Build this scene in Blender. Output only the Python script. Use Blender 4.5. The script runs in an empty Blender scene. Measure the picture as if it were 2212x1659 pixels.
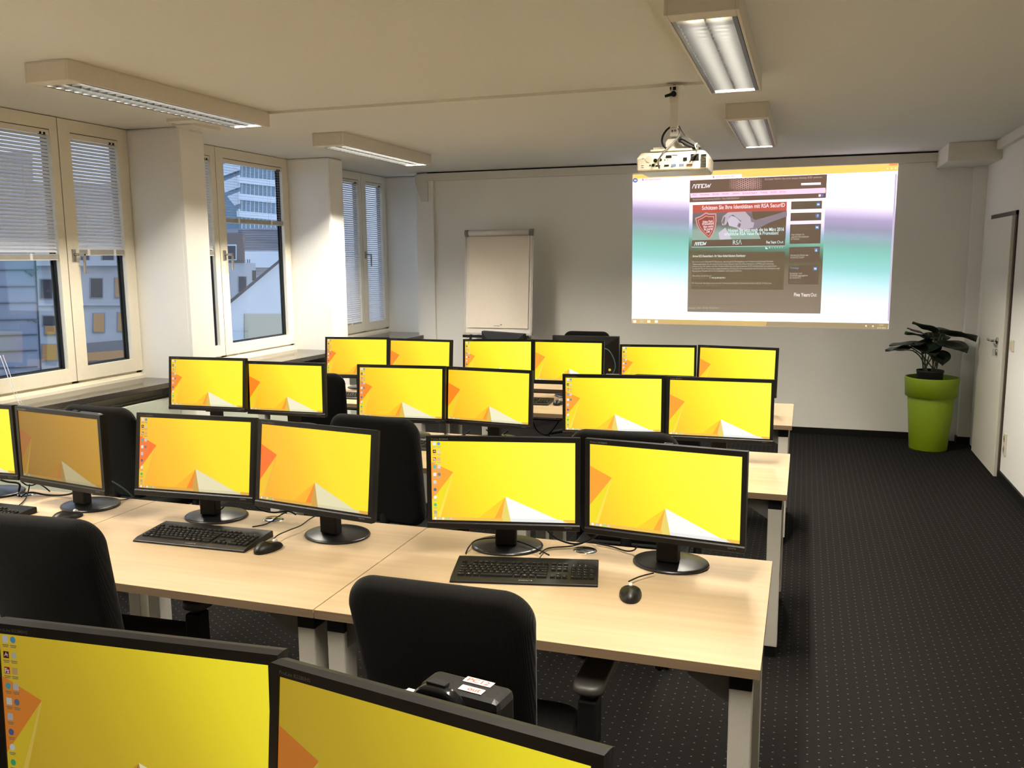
import bpy, bmesh, math, random
from mathutils import Vector, Matrix
random.seed(7)
PI = math.pi
COL = bpy.context.scene.collection
sin, cos, rad = math.sin, math.cos, math.radians

# ------------------------------------------------------------------ camera
W, H = 2212, 1659
CAM = Vector((0.064, -2.0686, 1.7323)); YAW, PITCH, ROLL, FPX = 0.3228, -0.1447, -0.0084, 1885.12
_f = Vector((-sin(YAW)*cos(PITCH), cos(YAW)*cos(PITCH), sin(PITCH)))
_r0 = Vector((cos(YAW), sin(YAW), 0)); _u0 = _r0.cross(_f)
_r = _r0*cos(ROLL)+_u0*sin(ROLL); _u = -_r0*sin(ROLL)+_u0*cos(ROLL)
def on(px, py, ax, val):
    """point where the sight line of a photo pixel meets an axis plane"""
    d = _r*((px-W/2)/FPX)-_u*((py-H/2)/FPX)+_f
    i = 'xyz'.index(ax); return CAM+d*((val-CAM[i])/d[i])
def onplane(px, py, P0, n):
    d = _r*((px-W/2)/FPX)-_u*((py-H/2)/FPX)+_f
    return CAM+d*((P0-CAM).dot(n)/d.dot(n))
cd = bpy.data.cameras.new('camera'); cam = bpy.data.objects.new('camera', cd); COL.objects.link(cam)
cd.sensor_fit = 'HORIZONTAL'; cd.sensor_width = 36; cd.lens = FPX*36/W; cd.clip_start = .02; cd.clip_end = 600
M = Matrix((_r, _u, -_f)).transposed().to_4x4(); M.translation = CAM; cam.matrix_world = M
bpy.context.scene.camera = cam
vs = bpy.context.scene.view_settings
vs.view_transform = 'Standard'; vs.look = 'None'; vs.gamma = 1; vs.use_curve_mapping = False; vs.exposure = 0.2

# ------------------------------------------------------------------ materials
def lin(c):
    return tuple(((v/255)/12.92 if v/255 <= .04045 else ((v/255+.055)/1.055)**2.4) for v in c)+(1,)
MATS = {}
def mat(name, rgb, rough=.5, metal=0, var=.06, scale=40, bump=0, stretch=(1,1,1), spec=.5, coat=0, rgb2=None):
    """principled material with a procedural noise variation of colour and relief"""
    if name in MATS: return MATS[name]
    m = bpy.data.materials.new(name); m.use_nodes = True; nt = m.node_tree; N, L = nt.nodes, nt.links
    b = N['Principled BSDF']; b.inputs['Roughness'].default_value = rough; b.inputs['Metallic'].default_value = metal
    b.inputs['Specular IOR Level'].default_value = spec; b.inputs['Coat Weight'].default_value = coat
    c = lin(rgb)
    tc = N.new('ShaderNodeTexCoord'); mp = N.new('ShaderNodeMapping'); mp.inputs['Scale'].default_value = stretch
    nz = N.new('ShaderNodeTexNoise'); nz.inputs['Scale'].default_value = scale; nz.inputs['Detail'].default_value = 4
    L.new(tc.outputs['Object'], mp.inputs['Vector']); L.new(mp.outputs[0], nz.inputs['Vector'])
    r = N.new('ShaderNodeValToRGB')
    c2 = lin(rgb2) if rgb2 else tuple(min(1, v*(1+var)) for v in c[:3])+(1,)
    r.color_ramp.elements[0].color = tuple(v*(1-var) for v in c[:3])+(1,); r.color_ramp.elements[0].position = .3
    r.color_ramp.elements[1].color = c2; r.color_ramp.elements[1].position = .7
    L.new(nz.outputs['Fac'], r.inputs[0]); L.new(r.outputs[0], b.inputs['Base Color'])
    if bump:
        bp = N.new('ShaderNodeBump'); bp.inputs['Strength'].default_value = bump; bp.inputs['Distance'].default_value = .004
        L.new(nz.outputs['Fac'], bp.inputs['Height']); L.new(bp.outputs[0], b.inputs['Normal'])
    MATS[name] = m; return m
def emit(name, rgb, s=1.0, base=(20,20,20), rough=.5, ramp=None, axis='Z', lo=0, hi=1):
    """surface that gives off light; ramp = list of (pos, rgb) along an object axis"""
    if name in MATS: return MATS[name]
    m = bpy.data.materials.new(name); m.use_nodes = True; nt = m.node_tree; N, L = nt.nodes, nt.links
    b = N['Principled BSDF']; b.inputs['Roughness'].default_value = rough; b.inputs['Base Color'].default_value = lin(base)
    b.inputs['Specular IOR Level'].default_value = .25
    b.inputs['Emission Color'].default_value = lin(rgb); b.inputs['Emission Strength'].default_value = s*.87
    if ramp:
        tc = N.new('ShaderNodeTexCoord'); sp = N.new('ShaderNodeSeparateXYZ'); mr = N.new('ShaderNodeMapRange')
        L.new(tc.outputs['Object'], sp.inputs[0])
        if axis in 'XYZ': L.new(sp.outputs['XYZ'.index(axis)], mr.inputs['Value'])
        elif axis == 'T':                           # mostly vertical, bands falling slightly to the right
            a = N.new('ShaderNodeMath'); a.operation = 'MULTIPLY_ADD'; a.inputs[1].default_value = .07
            L.new(sp.outputs[0], a.inputs[0]); L.new(sp.outputs[2], a.inputs[2]); L.new(a.outputs[0], mr.inputs['Value'])
        else:                                       # 'D' diagonal: right and up
            a = N.new('ShaderNodeMath'); a.operation = 'MULTIPLY_ADD'; a.inputs[1].default_value = .55
            L.new(sp.outputs[2], a.inputs[0]); L.new(sp.outputs[0], a.inputs[2]); L.new(a.outputs[0], mr.inputs['Value'])
        mr.inputs['From Min'].default_value = lo; mr.inputs['From Max'].default_value = hi
        r = N.new('ShaderNodeValToRGB'); cr = r.color_ramp
        while len(cr.elements) < len(ramp): cr.elements.new(.5)
        for e, (p, c) in zip(cr.elements, ramp): e.position = p; e.color = lin(c)
        L.new(mr.outputs[0], r.inputs[0]); L.new(r.outputs[0], b.inputs['Emission Color'])
    MATS[name] = m; return m

WALL = mat('wall_plaster', (242,239,232), .9, var=.02, scale=90, bump=.08, spec=.2)
CEIL = mat('ceiling_plaster', (224,222,215), .95, var=.02, scale=60, bump=.05, spec=.1)
TRIMW = mat('white_paint_trim', (226,220,208), .6, var=.02)
PVC = mat('window_white_plastic', (232,224,204), .35, var=.02)
RUB_GAP = mat('rubber_and_gap_shade', (24,26,30), .6)
GRAN = mat('dark_granite', (62,58,54), .14, var=.35, scale=220, spec=.6)
BLACK = mat('black_plastic', (14,12,11), .42, var=.1, scale=300, bump=.05, spec=.35)
BLACKM = mat('black_matt_plastic', (12,11,10), .6, var=.1, spec=.25)
GLOSSB = mat('glossy_black_plastic', (12,12,13), .16, var=.1)
BASEM = mat('black_satin_base', (20,19,20), .3, var=.12, scale=500, bump=.03)
SILV = mat('silver_powder_coat', (196,191,180), .5, 0, var=.04, scale=200)
CHROME = mat('chrome', (200,200,200), .14, 1, var=.02)
ALU = mat('brushed_aluminium', (180,178,172), .3, .9, var=.05, stretch=(1,20,1))
RADM = mat('radiator_enamel', (196,202,186), .4, var=.02)
WHITEP = mat('white_gloss_plastic', (226,216,192), .35, var=.02)
LAMPW = mat('white_lamp_steel', (214,204,188), .5, var=.02)
BLINDM = mat('blind_slat_white', (240,240,242), .45, var=.02)
DARKF = mat('dark_door_frame', (62,48,36), .5, var=.15)
DOORM = mat('door_white_laminate', (226,220,206), .45, var=.02)
PAPER = mat('white_paper', (228,216,200), .9, var=.02)
BOARD = mat('white_board_enamel', (222,216,208), .2, var=.02)
LIME = mat('lime_green_plastic', (128,152,8), .55, var=.03)
SOIL = mat('black_nursery_pot', (20,17,15), .7)
LEAFM = mat('dark_green_leaf', (18,30,20), .45, var=.35, scale=14, rgb2=(32,48,28))
STEM = mat('green_brown_stem', (74,82,56), .6, var=.2)
GREYP = mat('grey_armrest_plastic', (58,56,52), .5, var=.1)
TEAL = mat('teal_cable_sheath', (52,84,84), .4)
LETTER = mat('grey_print', (105,100,98), .6)
KEYL = mat('key_legend_print', (170,165,160), .6)
RED = mat('red_ink', (190,60,40), .7)
STICK = mat('white_sticker', (196,182,168), .7)
YEL = mat('yellow_sticker', (200,180,60), .6)

def wood():
    m = bpy.data.materials.new('maple_laminate'); m.use_nodes = True; nt = m.node_tree; N, L = nt.nodes, nt.links
    b = N['Principled BSDF']; b.inputs['Roughness'].default_value = .42; b.inputs['Specular IOR Level'].default_value = .4
    tc = N.new('ShaderNodeTexCoord'); mp = N.new('ShaderNodeMapping'); mp.inputs['Scale'].default_value = (.9,14,14)
    nz = N.new('ShaderNodeTexNoise'); nz.inputs['Scale'].default_value = 2.2; nz.inputs['Detail'].default_value = 5
    r = N.new('ShaderNodeValToRGB')
    r.color_ramp.elements[0].color = lin((160,138,108)); r.color_ramp.elements[0].position = .32
    r.color_ramp.elements[1].color = lin((169,147,117)); r.color_ramp.elements[1].position = .66
    L.new(tc.outputs['Object'], mp.inputs[0]); L.new(mp.outputs[0], nz.inputs[0]); L.new(nz.outputs['Fac'], r.inputs[0])
    L.new(r.outputs[0], b.inputs['Base Color']); return m
WOOD = wood()
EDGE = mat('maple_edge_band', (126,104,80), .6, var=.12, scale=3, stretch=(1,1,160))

def fabric():
    m = bpy.data.materials.new('black_ribbed_fabric'); m.use_nodes = True; nt = m.node_tree; N, L = nt.nodes, nt.links
    b = N['Principled BSDF']; b.inputs['Roughness'].default_value = .95; b.inputs['Base Color'].default_value = lin((25,22,20))
    b.inputs['Specular IOR Level'].default_value = .15; b.inputs['Sheen Weight'].default_value = .06; b.inputs['Sheen Roughness'].default_value = .4
    tc = N.new('ShaderNodeTexCoord'); wv = N.new('ShaderNodeTexWave'); wv.bands_direction = 'X'; wv.inputs['Scale'].default_value = 75
    L.new(tc.outputs['Object'], wv.inputs[0])
    r = N.new('ShaderNodeValToRGB'); r.color_ramp.elements[0].color = lin((9,8,7)); r.color_ramp.elements[1].color = lin((18,16,14))
    L.new(wv.outputs['Fac'], r.inputs[0]); L.new(r.outputs[0], b.inputs['Base Color'])
    bp = N.new('ShaderNodeBump'); bp.inputs['Strength'].default_value = .35; bp.inputs['Distance'].default_value = .002
    L.new(wv.outputs['Fac'], bp.inputs['Height']); L.new(bp.outputs[0], b.inputs['Normal']); return m
FAB = fabric()

def carpet():
    m = bpy.data.materials.new('dark_dotted_carpet'); m.use_nodes = True; nt = m.node_tree; N, L = nt.nodes, nt.links
    b = N['Principled BSDF']; b.inputs['Roughness'].default_value = 1; b.inputs['Specular IOR Level'].default_value = .05
    tc = N.new('ShaderNodeTexCoord'); sp = N.new('ShaderNodeSeparateXYZ'); L.new(tc.outputs['Object'], sp.inputs[0])
    def mth(op, a, bb=None):
        n = N.new('ShaderNodeMath'); n.operation = op
        for i, v in enumerate((a, bb)):
            if v is None: continue
            if isinstance(v, (int, float)): n.inputs[i].default_value = v
            else: L.new(v, n.inputs[i])
        return n.outputs[0]
    u = mth('DIVIDE', sp.outputs[0], .0385); fu = mth('FLOOR', u)
    par = mth('MULTIPLY', mth('MODULO', mth('ABSOLUTE', fu), 2), .5)
    v = mth('ADD', mth('DIVIDE', sp.outputs[1], .045), par)
    du = mth('ABSOLUTE', mth('SUBTRACT', mth('FRACT', u), .5)); dv = mth('ABSOLUTE', mth('SUBTRACT', mth('FRACT', v), .5))
    dot = mth('MULTIPLY', mth('LESS_THAN', du, .085), mth('LESS_THAN', dv, .05))
    nz = N.new('ShaderNodeTexNoise'); nz.inputs['Scale'].default_value = 420; nz.inputs['Detail'].default_value = 3
    L.new(tc.outputs['Object'], nz.inputs[0])
    r = N.new('ShaderNodeValToRGB'); r.color_ramp.elements[0].color = lin((18,17,16)); r.color_ramp.elements[0].position = .3
    r.color_ramp.elements[1].color = lin((38,36,35)); r.color_ramp.elements[1].position = .7
    L.new(nz.outputs['Fac'], r.inputs[0])
    mx = N.new('ShaderNodeMixRGB'); mx.inputs['Color2'].default_value = lin((92,88,82)); L.new(dot, mx.inputs['Fac']); L.new(r.outputs[0], mx.inputs['Color1'])
    L.new(mx.outputs[0], b.inputs['Base Color'])
    bp = N.new('ShaderNodeBump'); bp.inputs['Strength'].default_value = .4; bp.inputs['Distance'].default_value = .003
    L.new(nz.outputs['Fac'], bp.inputs['Height']); L.new(bp.outputs[0], b.inputs['Normal']); return m
CARPET = carpet()

def glass():
    m = bpy.data.materials.new('window_glass'); m.use_nodes = True; nt = m.node_tree; N, L = nt.nodes, nt.links
    N.remove(N['Principled BSDF']); o = N['Material Output']
    t = N.new('ShaderNodeBsdfTransparent'); t.inputs[0].default_value = (.93,.96,.97,1)
    g = N.new('ShaderNodeBsdfGlossy'); g.inputs['Roughness'].default_value = .02
    nz = N.new('ShaderNodeTexNoise'); nz.inputs['Scale'].default_value = 3
    ma = N.new('ShaderNodeMath'); ma.operation = 'MULTIPLY_ADD'; ma.inputs[1].default_value = .02; ma.inputs[2].default_value = .05
    mx = N.new('ShaderNodeMixShader'); L.new(nz.outputs['Fac'], ma.inputs[0]); L.new(ma.outputs[0], mx.inputs[0])
    L.new(t.outputs[0], mx.inputs[1]); L.new(g.outputs[0], mx.inputs[2]); L.new(mx.outputs[0], o.inputs[0]); return m
GLASS = glass()

# ------------------------------------------------------------------ mesh helpers
class MB:
    def __init__(s): s.bm = bmesh.new(); s.mats = []; s.cur = 0
    def use(s, m):
        if m not in s.mats: s.mats.append(m)
        s.cur = s.mats.index(m); return s
    def _done(s, faces, smooth=False):
        for f in faces: f.material_index = s.cur; f.smooth = smooth
    def faces(s, vs, fs, smooth=False):
        V = [s.bm.verts.new(v) for v in vs]; F = []
        for f in fs:
            try: F.append(s.bm.faces.new([V[i] for i in f]))
            except ValueError: pass
        s._done(F, smooth); return s
    def box(s, x0, x1, y0, y1, z0, z1, mx=None, bev=0):
        r = bmesh.ops.create_cube(s.bm, size=1)
        T = Matrix.Translation(((x0+x1)/2, (y0+y1)/2, (z0+z1)/2)) @ Matrix.Diagonal((abs(x1-x0), abs(y1-y0), abs(z1-z0), 1))
        bmesh.ops.transform(s.bm, matrix=(mx @ T) if mx else T, verts=r['verts'])
        fs = set(f for v in r['verts'] for f in v.link_faces)
        if bev:
            es = list(set(e for f in fs for e in f.edges))
            q = bmesh.ops.bevel(s.bm, geom=es, offset=bev, segments=2, affect='EDGES', profile=.5)
            fs = set(f for v in q['verts'] for f in v.link_faces) | set(f for f in fs if f.is_valid)
        s._done([f for f in fs if f.is_valid]); return s
    def tube(s, pts, r, n=8, cap=True):
        pts = [Vector(p) for p in pts]; rings = []; k = len(pts)
        rr = r if isinstance(r, (list, tuple)) else [r]*k
        up = None
        for i, p in enumerate(pts):
            t = (pts[min(i+1, k-1)]-pts[max(i-1, 0)]).normalized()
            if up is None: up = Vector((0,0,1)) if abs(t.z) < .9 else Vector((1,0,0))
            a = t.cross(up).normalized(); b = a.cross(t).normalized(); up = b
            rings.append([s.bm.verts.new(p+(a*cos(2*PI*j/n)+b*sin(2*PI*j/n))*rr[i]) for j in range(n)])
        F = []
        for A, B in zip(rings, rings[1:]):
            for j in range(n): F.append(s.bm.faces.new((A[j], A[(j+1) % n], B[(j+1) % n], B[j])))
        s._done(F, True)
        if cap: s._done([s.bm.faces.new(rings[0][::-1]), s.bm.faces.new(rings[-1])])
        return s
    def lathe(s, prof, n=32, c=(0,0,0), sx=1, sy=1, smooth=True, close=False):
        c = Vector(c); rings = []
        for r, z in prof:
            if r < 1e-6: rings.append([s.bm.verts.new(c+Vector((0,0,z)))])
            else: rings.append([s.bm.verts.new(c+Vector((r*sx*cos(2*PI*j/n), r*sy*sin(2*PI*j/n), z))) for j in range(n)])
        F = []
        for A, B in zip(rings, rings[1:]):
            for j in range(n):
                k = (j+1) % n
                if len(A) == 1 and len(B) == 1: continue
                if len(A) == 1: F.append(s.bm.faces.new((A[0], B[k], B[j])))
                elif len(B) == 1: F.append(s.bm.faces.new((A[j], A[k], B[0])))
                else: F.append(s.bm.faces.new((A[j], A[k], B[k], B[j])))
        s._done(F, smooth); return s
    def prism(s, poly, off):
        """closed polygon (3-D points) pushed along a vector"""
        n = len(poly); off = Vector(off)
        A = [s.bm.verts.new(Vector(p)) for p in poly]; B = [s.bm.verts.new(Vector(p)+off) for p in poly]
        F = [s.bm.faces.new(A), s.bm.faces.new(B[::-1])]
        for j in range(n): F.append(s.bm.faces.new((A[j], B[j], B[(j+1) % n], A[(j+1) % n])))
        s._done(F); return s
    def pillow(s, outline, th, fn, r=.02, k=5):
        """soft cushion: outline(t 0..1)->(a,b), thickness th, fn maps (a,b,d)->point"""
        n = 48; loops = []
        cx = sum(outline(j/n)[0] for j in range(n))/n; cy = sum(outline(j/n)[1] for j in range(n))/n
        mr = min(math.hypot(outline(j/n)[0]-cx, outline(j/n)[1]-cy) for j in range(n))
        def loop(sc, d):
            return [s.bm.verts.new(fn(cx+(outline(j/n)[0]-cx)*sc, cy+(outline(j/n)[1]-cy)*sc, d)) for j in range(n)]
        for sc in (.3, .6, .85): loops.append(loop(sc*(1-r/mr), 0))
        for i in range(k+1):
            a = PI/2*i/k; loops.append(loop(1-(r/mr)*(1-sin(a)), (1-cos(a))*min(r, th/2)))
        for i in range(k+1):
            a = PI/2*i/k; loops.append(loop(1-(r/mr)*(1-cos(a)), th-min(r, th/2)+sin(a)*min(r, th/2)))
        for sc in (.85, .6, .3): loops.append(loop(sc*(1-r/mr), th))
        F = []
        for A, B in zip(loops, loops[1:]):
            for j in range(n): F.append(s.bm.faces.new((A[j], A[(j+1) % n], B[(j+1) % n], B[j])))
        for lp, d in ((loops[0], 0), (loops[-1], th)):
            c = s.bm.verts.new(fn(cx, cy, d))
            for j in range(n): F.append(s.bm.faces.new((lp[j], lp[(j+1) % n], c)))
        s._done(F, True); return s
    def text(s, txt, size, mx, width=None, depth=0, align='LEFT', bold=0, xs=1.0):
        c = bpy.data.curves.new('t', 'FONT'); c.body = txt; c.size = size; c.align_x = align; c.resolution_u = 3
        c.extrude = depth; c.offset = bold
        o = bpy.data.objects.new('t', c); me = bpy.data.meshes.new_from_object(o)
        if len(me.vertices):
            if width:
                xsv = [v.co.x for v in me.vertices]; w = max(xsv)-min(xsv); k = width/w
                for v in me.vertices: v.co.x = (v.co.x-min(xsv))*k
            elif xs != 1:
                for v in me.vertices: v.co.x *= xs
            n0 = len(s.bm.verts); nf = len(s.bm.faces)
            me.transform(mx); s.bm.from_mesh(me); s.bm.faces.ensure_lookup_table()
            s._done(s.bm.faces[nf:])
        bpy.data.objects.remove(o); bpy.data.curves.remove(c); bpy.data.meshes.remove(me); return s
    def mesh(s, name):
        bmesh.ops.recalc_face_normals(s.bm, faces=[f for f in s.bm.faces])
        me = bpy.data.meshes.new(name); s.bm.to_mesh(me); s.bm.free()
        for m in s.mats: me.materials.append(m)
        return me
    def build(s, name, parent=None, bev=0):
        o = bpy.data.objects.new(name, s.mesh(name)); COL.objects.link(o)
        if parent: o.parent = parent
        if bev:
            b = o.modifiers.new('bevel', 'BEVEL'); b.width = bev; b.segments = 2; b.limit_method = 'ANGLE'; b.angle_limit = rad(40)
        return o
def mb(m): return MB().use(m)
def tag(o, label=None, cat=None, group=None, kind=None):
    if label: o['label'] = label
    if cat: o['category'] = cat
    if group: o['group'] = group
    if kind: o['kind'] = kind
    return o
def empty(name, loc=(0,0,0), rz=0):
    o = bpy.data.objects.new(name, None); COL.objects.link(o); o.location = loc; o.rotation_euler = (0,0,rz); o.empty_display_size = .1; return o
def dup(o, parent=None):
    c = o.copy(); COL.objects.link(c)
    if parent: c.parent = parent
    for ch in [x for x in COL.objects if x.parent is o]: dup(ch, c)
    return c
def struct(o): o['kind'] = 'structure'; return o
def curve_pts(pts, sub=6):
    """smooth polyline through points (Catmull-Rom)"""
    P = [Vector(p) for p in pts]; P = [P[0]]+P+[P[-1]]; out = []
    for i in range(1, len(P)-2):
        a, b, c, d = P[i-1:i+3]
        for k in range(sub):
            t = k/sub
            out.append(.5*((2*b)+(c-a)*t+(2*a-5*b+4*c-d)*t*t+(-a+3*b-3*c+d)*t**3))
    out.append(P[-2]); return out
def rrect(w, h, r, n=48):
    """rounded rectangle outline as a function of t"""
    pts = []
    for cx, cy, a0 in ((w/2-r, h/2-r, 0), (-w/2+r, h/2-r, 90), (-w/2+r, -h/2+r, 180), (w/2-r, -h/2+r, 270)):
        for i in range(12): a = rad(a0+90*i/11); pts.append((cx+r*cos(a), cy+r*sin(a)))
    return lambda t: pts[int(round(t*48)) % 48]

# ------------------------------------------------------------------ room shell
ZC, XR, YB, XW, XP = 2.637, 1.552, 6.787, -4.484, -4.055   # ceiling, right wall, back wall, window plane, pier face
YF = -3.6
struct(mb(CARPET).box(-4.75, XR+.25, YF-.2, YB+.45, -.06, 0).build('floor'))
struct(mb(CEIL).box(-4.75, XR+.25, YF-.2, YB+.45, ZC, ZC+.12).build('ceiling'))
struct(mb(WALL).box(XR, XR+.2, YF, YB+.2, 0, ZC).build('wall_right'))
struct(mb(WALL).box(-3.965, XR, YB, YB+.2, 0, ZC).build('wall_back'))
struct(mb(WALL).box(-4.75, XR+.2, YF-.2, YF, 0, ZC).build('wall_front'))
Y1a, Y1b, Y2a, Y2b, Y3a, Y3b = 1.33, 3.066, 3.345, 5.08, 5.335, 7.07
for q in ((-4.60, XP, YF, Y1a, 0, ZC), (-4.60, XP, Y1b, Y2a, 0, ZC), (-4.60, XP, Y2b, Y3a, 0, ZC), (-4.60, -3.965, Y3b, Y3b+.2, 0, ZC),
          (-4.6, -4.33, Y1a, Y1b, 0, .849), (-4.6, -4.33, Y2a, Y2b, 0, .849), (-4.6, -4.33, Y3a, Y3b, 0, .849)):
    struct(mb(WALL).box(*q).build('wall_left', bev=.018 if q[5] > 2 else 0))
struct(mb(BLACKM).box(-3.96, XR-.16, YB-.014, YB, 0, .062).build('baseboard_back'))
struct(mb(BLACKM).box(XR-.014, XR, YF, 5.39, 0, .066).build('baseboard_right'))
# beam along the back wall with dark joint above, corner pilasters, ducts
t = mb(TRIMW).box(-3.93, 1.15, YB-.055, YB, 2.545, 2.622); t.prism([(-3.97,YB-.05,2.62),(-3.97,YB-.05,2.55),(-3.90,YB-.05,2.33),(-3.82,YB-.05,2.33),(-3.82,YB-.05,2.62)], (0,.05,0))
struct(t.build('trim_1'))
struct(mb(BLACKM).box(-3.82, 1.15, YB-.05, YB, 2.623, 2.634).build('trim_2'))
struct(mb(WALL).box(-3.965, -3.765, YB-.035, YB, 0, 2.545).build('trim_3'))
struct(mb(WALL).box(1.452, XR, YB-.09, YB, 0, 2.50).build('trim_4'))
struct(mb(TRIMW).box(1.150, XR, 6.12, YB, 2.487, ZC).build('trim_5', bev=.004))
struct(mb(TRIMW).box(1.502, XR, YF, 6.10, 2.563, ZC).build('trim_6', bev=.004))
struct(mb(BLACKM).box(1.438, XR, YB-.104, YB-.09, 0, .062).box(1.438, 1.452, YB-.10, YB-.014, 0, .062).build('trim_7'))
# ceiling cable rail and the little channel pieces at the first pier
struct(mb(TRIMW).box(-3.14, -.44, 2.772, 2.806, ZC-.016, ZC).build('trim_8'))
struct(mb(TRIMW).box(-3.90, -3.66, 2.77, 2.87, ZC-.02, ZC).build('trim_9'))
struct(mb(TRIMW).box(-3.99, -3.84, 2.93, 3.24, ZC-.02, ZC).build('trim_10'))
struct(mb(WALL).box(XP-.01, XP+.014, Y1b-.001, 3.165, .89, ZC).build('trim_11'))
# window sill: one long dark stone slab, its front edge runs slightly askew
SZ = .885
def sx(y): return -4.195+(y-1.3)*.0535
poly = [(-4.485,.4,SZ-.036),(sx(.4),.4,SZ-.036),(sx(6.72),6.72,SZ-.036),(sx(6.72)-.05,7.06,SZ-.036),(-4.485,7.06,SZ-.036)]
struct(mb(GRAN).prism(poly, (0,0,.036)).build('trim_12', bev=.003))

# ------------------------------------------------------------------ windows
def window(n, y0, y1, seam, blinds, handle_at):
    root = struct(empty('window_%d' % n, (XW, y0, SZ)))
    def loc(mbx, name, parent=None):
        o = mbx.build(name); o.parent = parent or root
        if (parent or root) is root: o.matrix_parent_inverse = Matrix.Translation(-root.location)
        return o
    x0 = XW
    f = mb(PVC); zb, zt = SZ, ZC
    f.box(x0-.09, x0-.02, y0, y1, zb, .94); f.box(x0-.09, x0-.02, y0, y1, 2.60, zt); f.box(x0-.09, x0-.02, y0, y0+.05, zb, zt); f.box(x0-.09, x0-.02, y1-.05, y1, zb, zt)
    f.box(x0-.09, x0-.02, seam-.03, seam+.03, zb, zt); f.box(x0-.03, x0+.016, y0, y1, zb, .905); f.box(x0-.03, x0-.006, y0+.01, y1-.01, .905, .925)
    f.use(RUB_GAP).box(x0-.028, x0-.006, seam-.006, seam+.006, .942, 2.63).box(x0-.028, x0-.010, y0, y1, 2.626, 2.636)  # dark strips paint the shadow gaps at the seam and the head
    loc(f, 'window_frame')
    for k, (a, b) in enumerate(((y0+.006, seam-.0035), (seam+.0035, y1-.006))):
        ga = a+(.092 if k == 0 else .096); gb = b-(.06 if k == 0 else .092); gz0, gz1 = 1.03, 2.552
        s = mb(PVC)
        s.box(x0-.062, x0, a, ga, .942, 2.632); s.box(x0-.062, x0, gb, b, .942, 2.632)
        s.box(x0-.062, x0, ga, gb, .942, gz0); s.box(x0-.062, x0, ga, gb, gz1, 2.632)
        so = loc(s, 'sash')
        for mbx, nm in ((mb(GLASS).box(x0-.052, x0-.048, ga, gb, gz0, gz1), 'glass_pane'),
                        (mb(RUB_GAP).box(x0-.06, x0-.053, ga, ga+.02, gz0, gz1).box(x0-.06, x0-.053, gb-.022, gb, gz0, gz1).box(x0-.06, x0-.053, ga, gb, gz0, gz0+.014).box(x0-.046, x0-.03, gb-.006, gb, gz0, gz1).box(x0-.046, x0-.03, ga, gb, gz0, gz0+.006), 'gasket')):
            o = mbx.build(nm); o.parent = so
        if k == handle_at:
            hy = (a+.045) if k == 1 else (b-.03); hz = 1.77
            h = mb(ALU).box(x0, x0+.012, hy-.014, hy+.014, hz-.045, hz+.035, bev=.003)
            h.tube([(x0+.01,hy,hz),(x0+.05,hy,hz)], .009); h.box(x0+.04, x0+.056, hy-.008, hy+.05, hz-.01, hz+.01, bev=.003)
            h.box(x0+.042, x0+.056, hy+.034, hy+.05, hz-.125, hz+.008, bev=.003)
            o = h.build('window_handle'); o.parent = so
        if blinds[k]:
            zbot, tilt, lab, nsl = blinds[k]
            br = empty('venetian_blind', (x0-.02, (ga+gb)/2, 2.55))
            tag(br, lab, 'blind', 'venetian blinds in the windows')
            inv = Matrix.Translation(-br.location)
            def add(mbx, nm):
                o = mbx.build(nm); o.parent = br; o.matrix_parent_inverse = inv; return o
            add(mb(PVC).box(x0-.034, x0-.006, ga+.002, gb-.002, 2.517, 2.551).use(BLACKM).box(x0-.0055, x0-.0045, ga+.002, gb-.002, 2.548, 2.551), 'headrail')
            s = mb(BLINDM); z = 2.505; ct, st = cos(tilt), sin(tilt)
            while z > zbot+.048:
                P = []
                for q in range(4):
                    d = -.0125+.025*q/3; c = .0012*(1-(2*q/3-1)**2)
                    xx = x0-.021+d*ct; zz = z-d*st+c
                    P.append((xx, zz))
                vsx = []
                for yy in (ga+.004, gb-.004): vsx += [(px_, yy, pz_) for px_, pz_ in P]+[(px_, yy, pz_-.0006) for px_, pz_ in P]
                fs = [(0,1,9,8),(1,2,10,9),(2,3,11,10),(4,12,13,5),(5,13,14,6),(6,14,15,7),(3,7,15,11),(0,8,12,4)]
                s.faces(vsx, fs); z -= .0222
            add(s, 'slats')
            b_ = mb(BLINDM).box(x0-.034, x0-.008, ga+.004, gb-.004, zbot, zbot+.040).use(mat('blind_rail_grey', (168,166,158), .5)).box(x0-.0085, x0-.0065, ga+.004, gb-.004, zbot+.005, zbot+.038)
            m_ = b_.use(BLINDM)
            for fr in (.22, .78): yy = ga+(gb-ga)*fr; b_.box(x0-.007, x0-.004, yy-.012, yy+.008, zbot-.001, zbot+.042)
            add(b_, 'bottom_rail')
            for fr in (.22, .78):
                yy = ga+(gb-ga)*fr; add(mb(BLINDM).tube([(x0-.034, yy, 2.52), (x0-.008, yy, 2.519), (x0-.008, yy, zbot+.03), (x0-.034, yy, zbot+.029), (x0-.034, yy, 2.51)], .0008, 4), 'ladder_cord')
            for q in (.075, .045): add(mb(BLACKM).box(x0-.02, x0-.003, gb-q, gb-q+.015, 2.515, 2.53), 'cord_lock')
    return root
window(1, Y1a, Y1b, 2.452, ((1.735, rad(54), 'venetian blind half down in the left sash of the nearest window', 0),
                            (1.765, rad(54), 'venetian blind half down in the narrow right sash of the nearest window', 0)), 1)
window(2, Y2a, Y2b, 4.03, ((1.76, rad(60), 'venetian blind in the middle window sash mostly hidden behind the first pier', 0),
                           (2.03, rad(6), 'venetian blind with open see-through slats, middle window, in front of the glass tower', 0)), 1)
window(3, Y3a, Y3b, 6.486, ((1.01, rad(50), 'fully lowered venetian blind on left sash of the farthest window, beside the second pier', 0),
                            (.99, rad(46), 'fully lowered venetian blind on right sash of the farthest window, nearest the far corner', 0)), 1)
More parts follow.
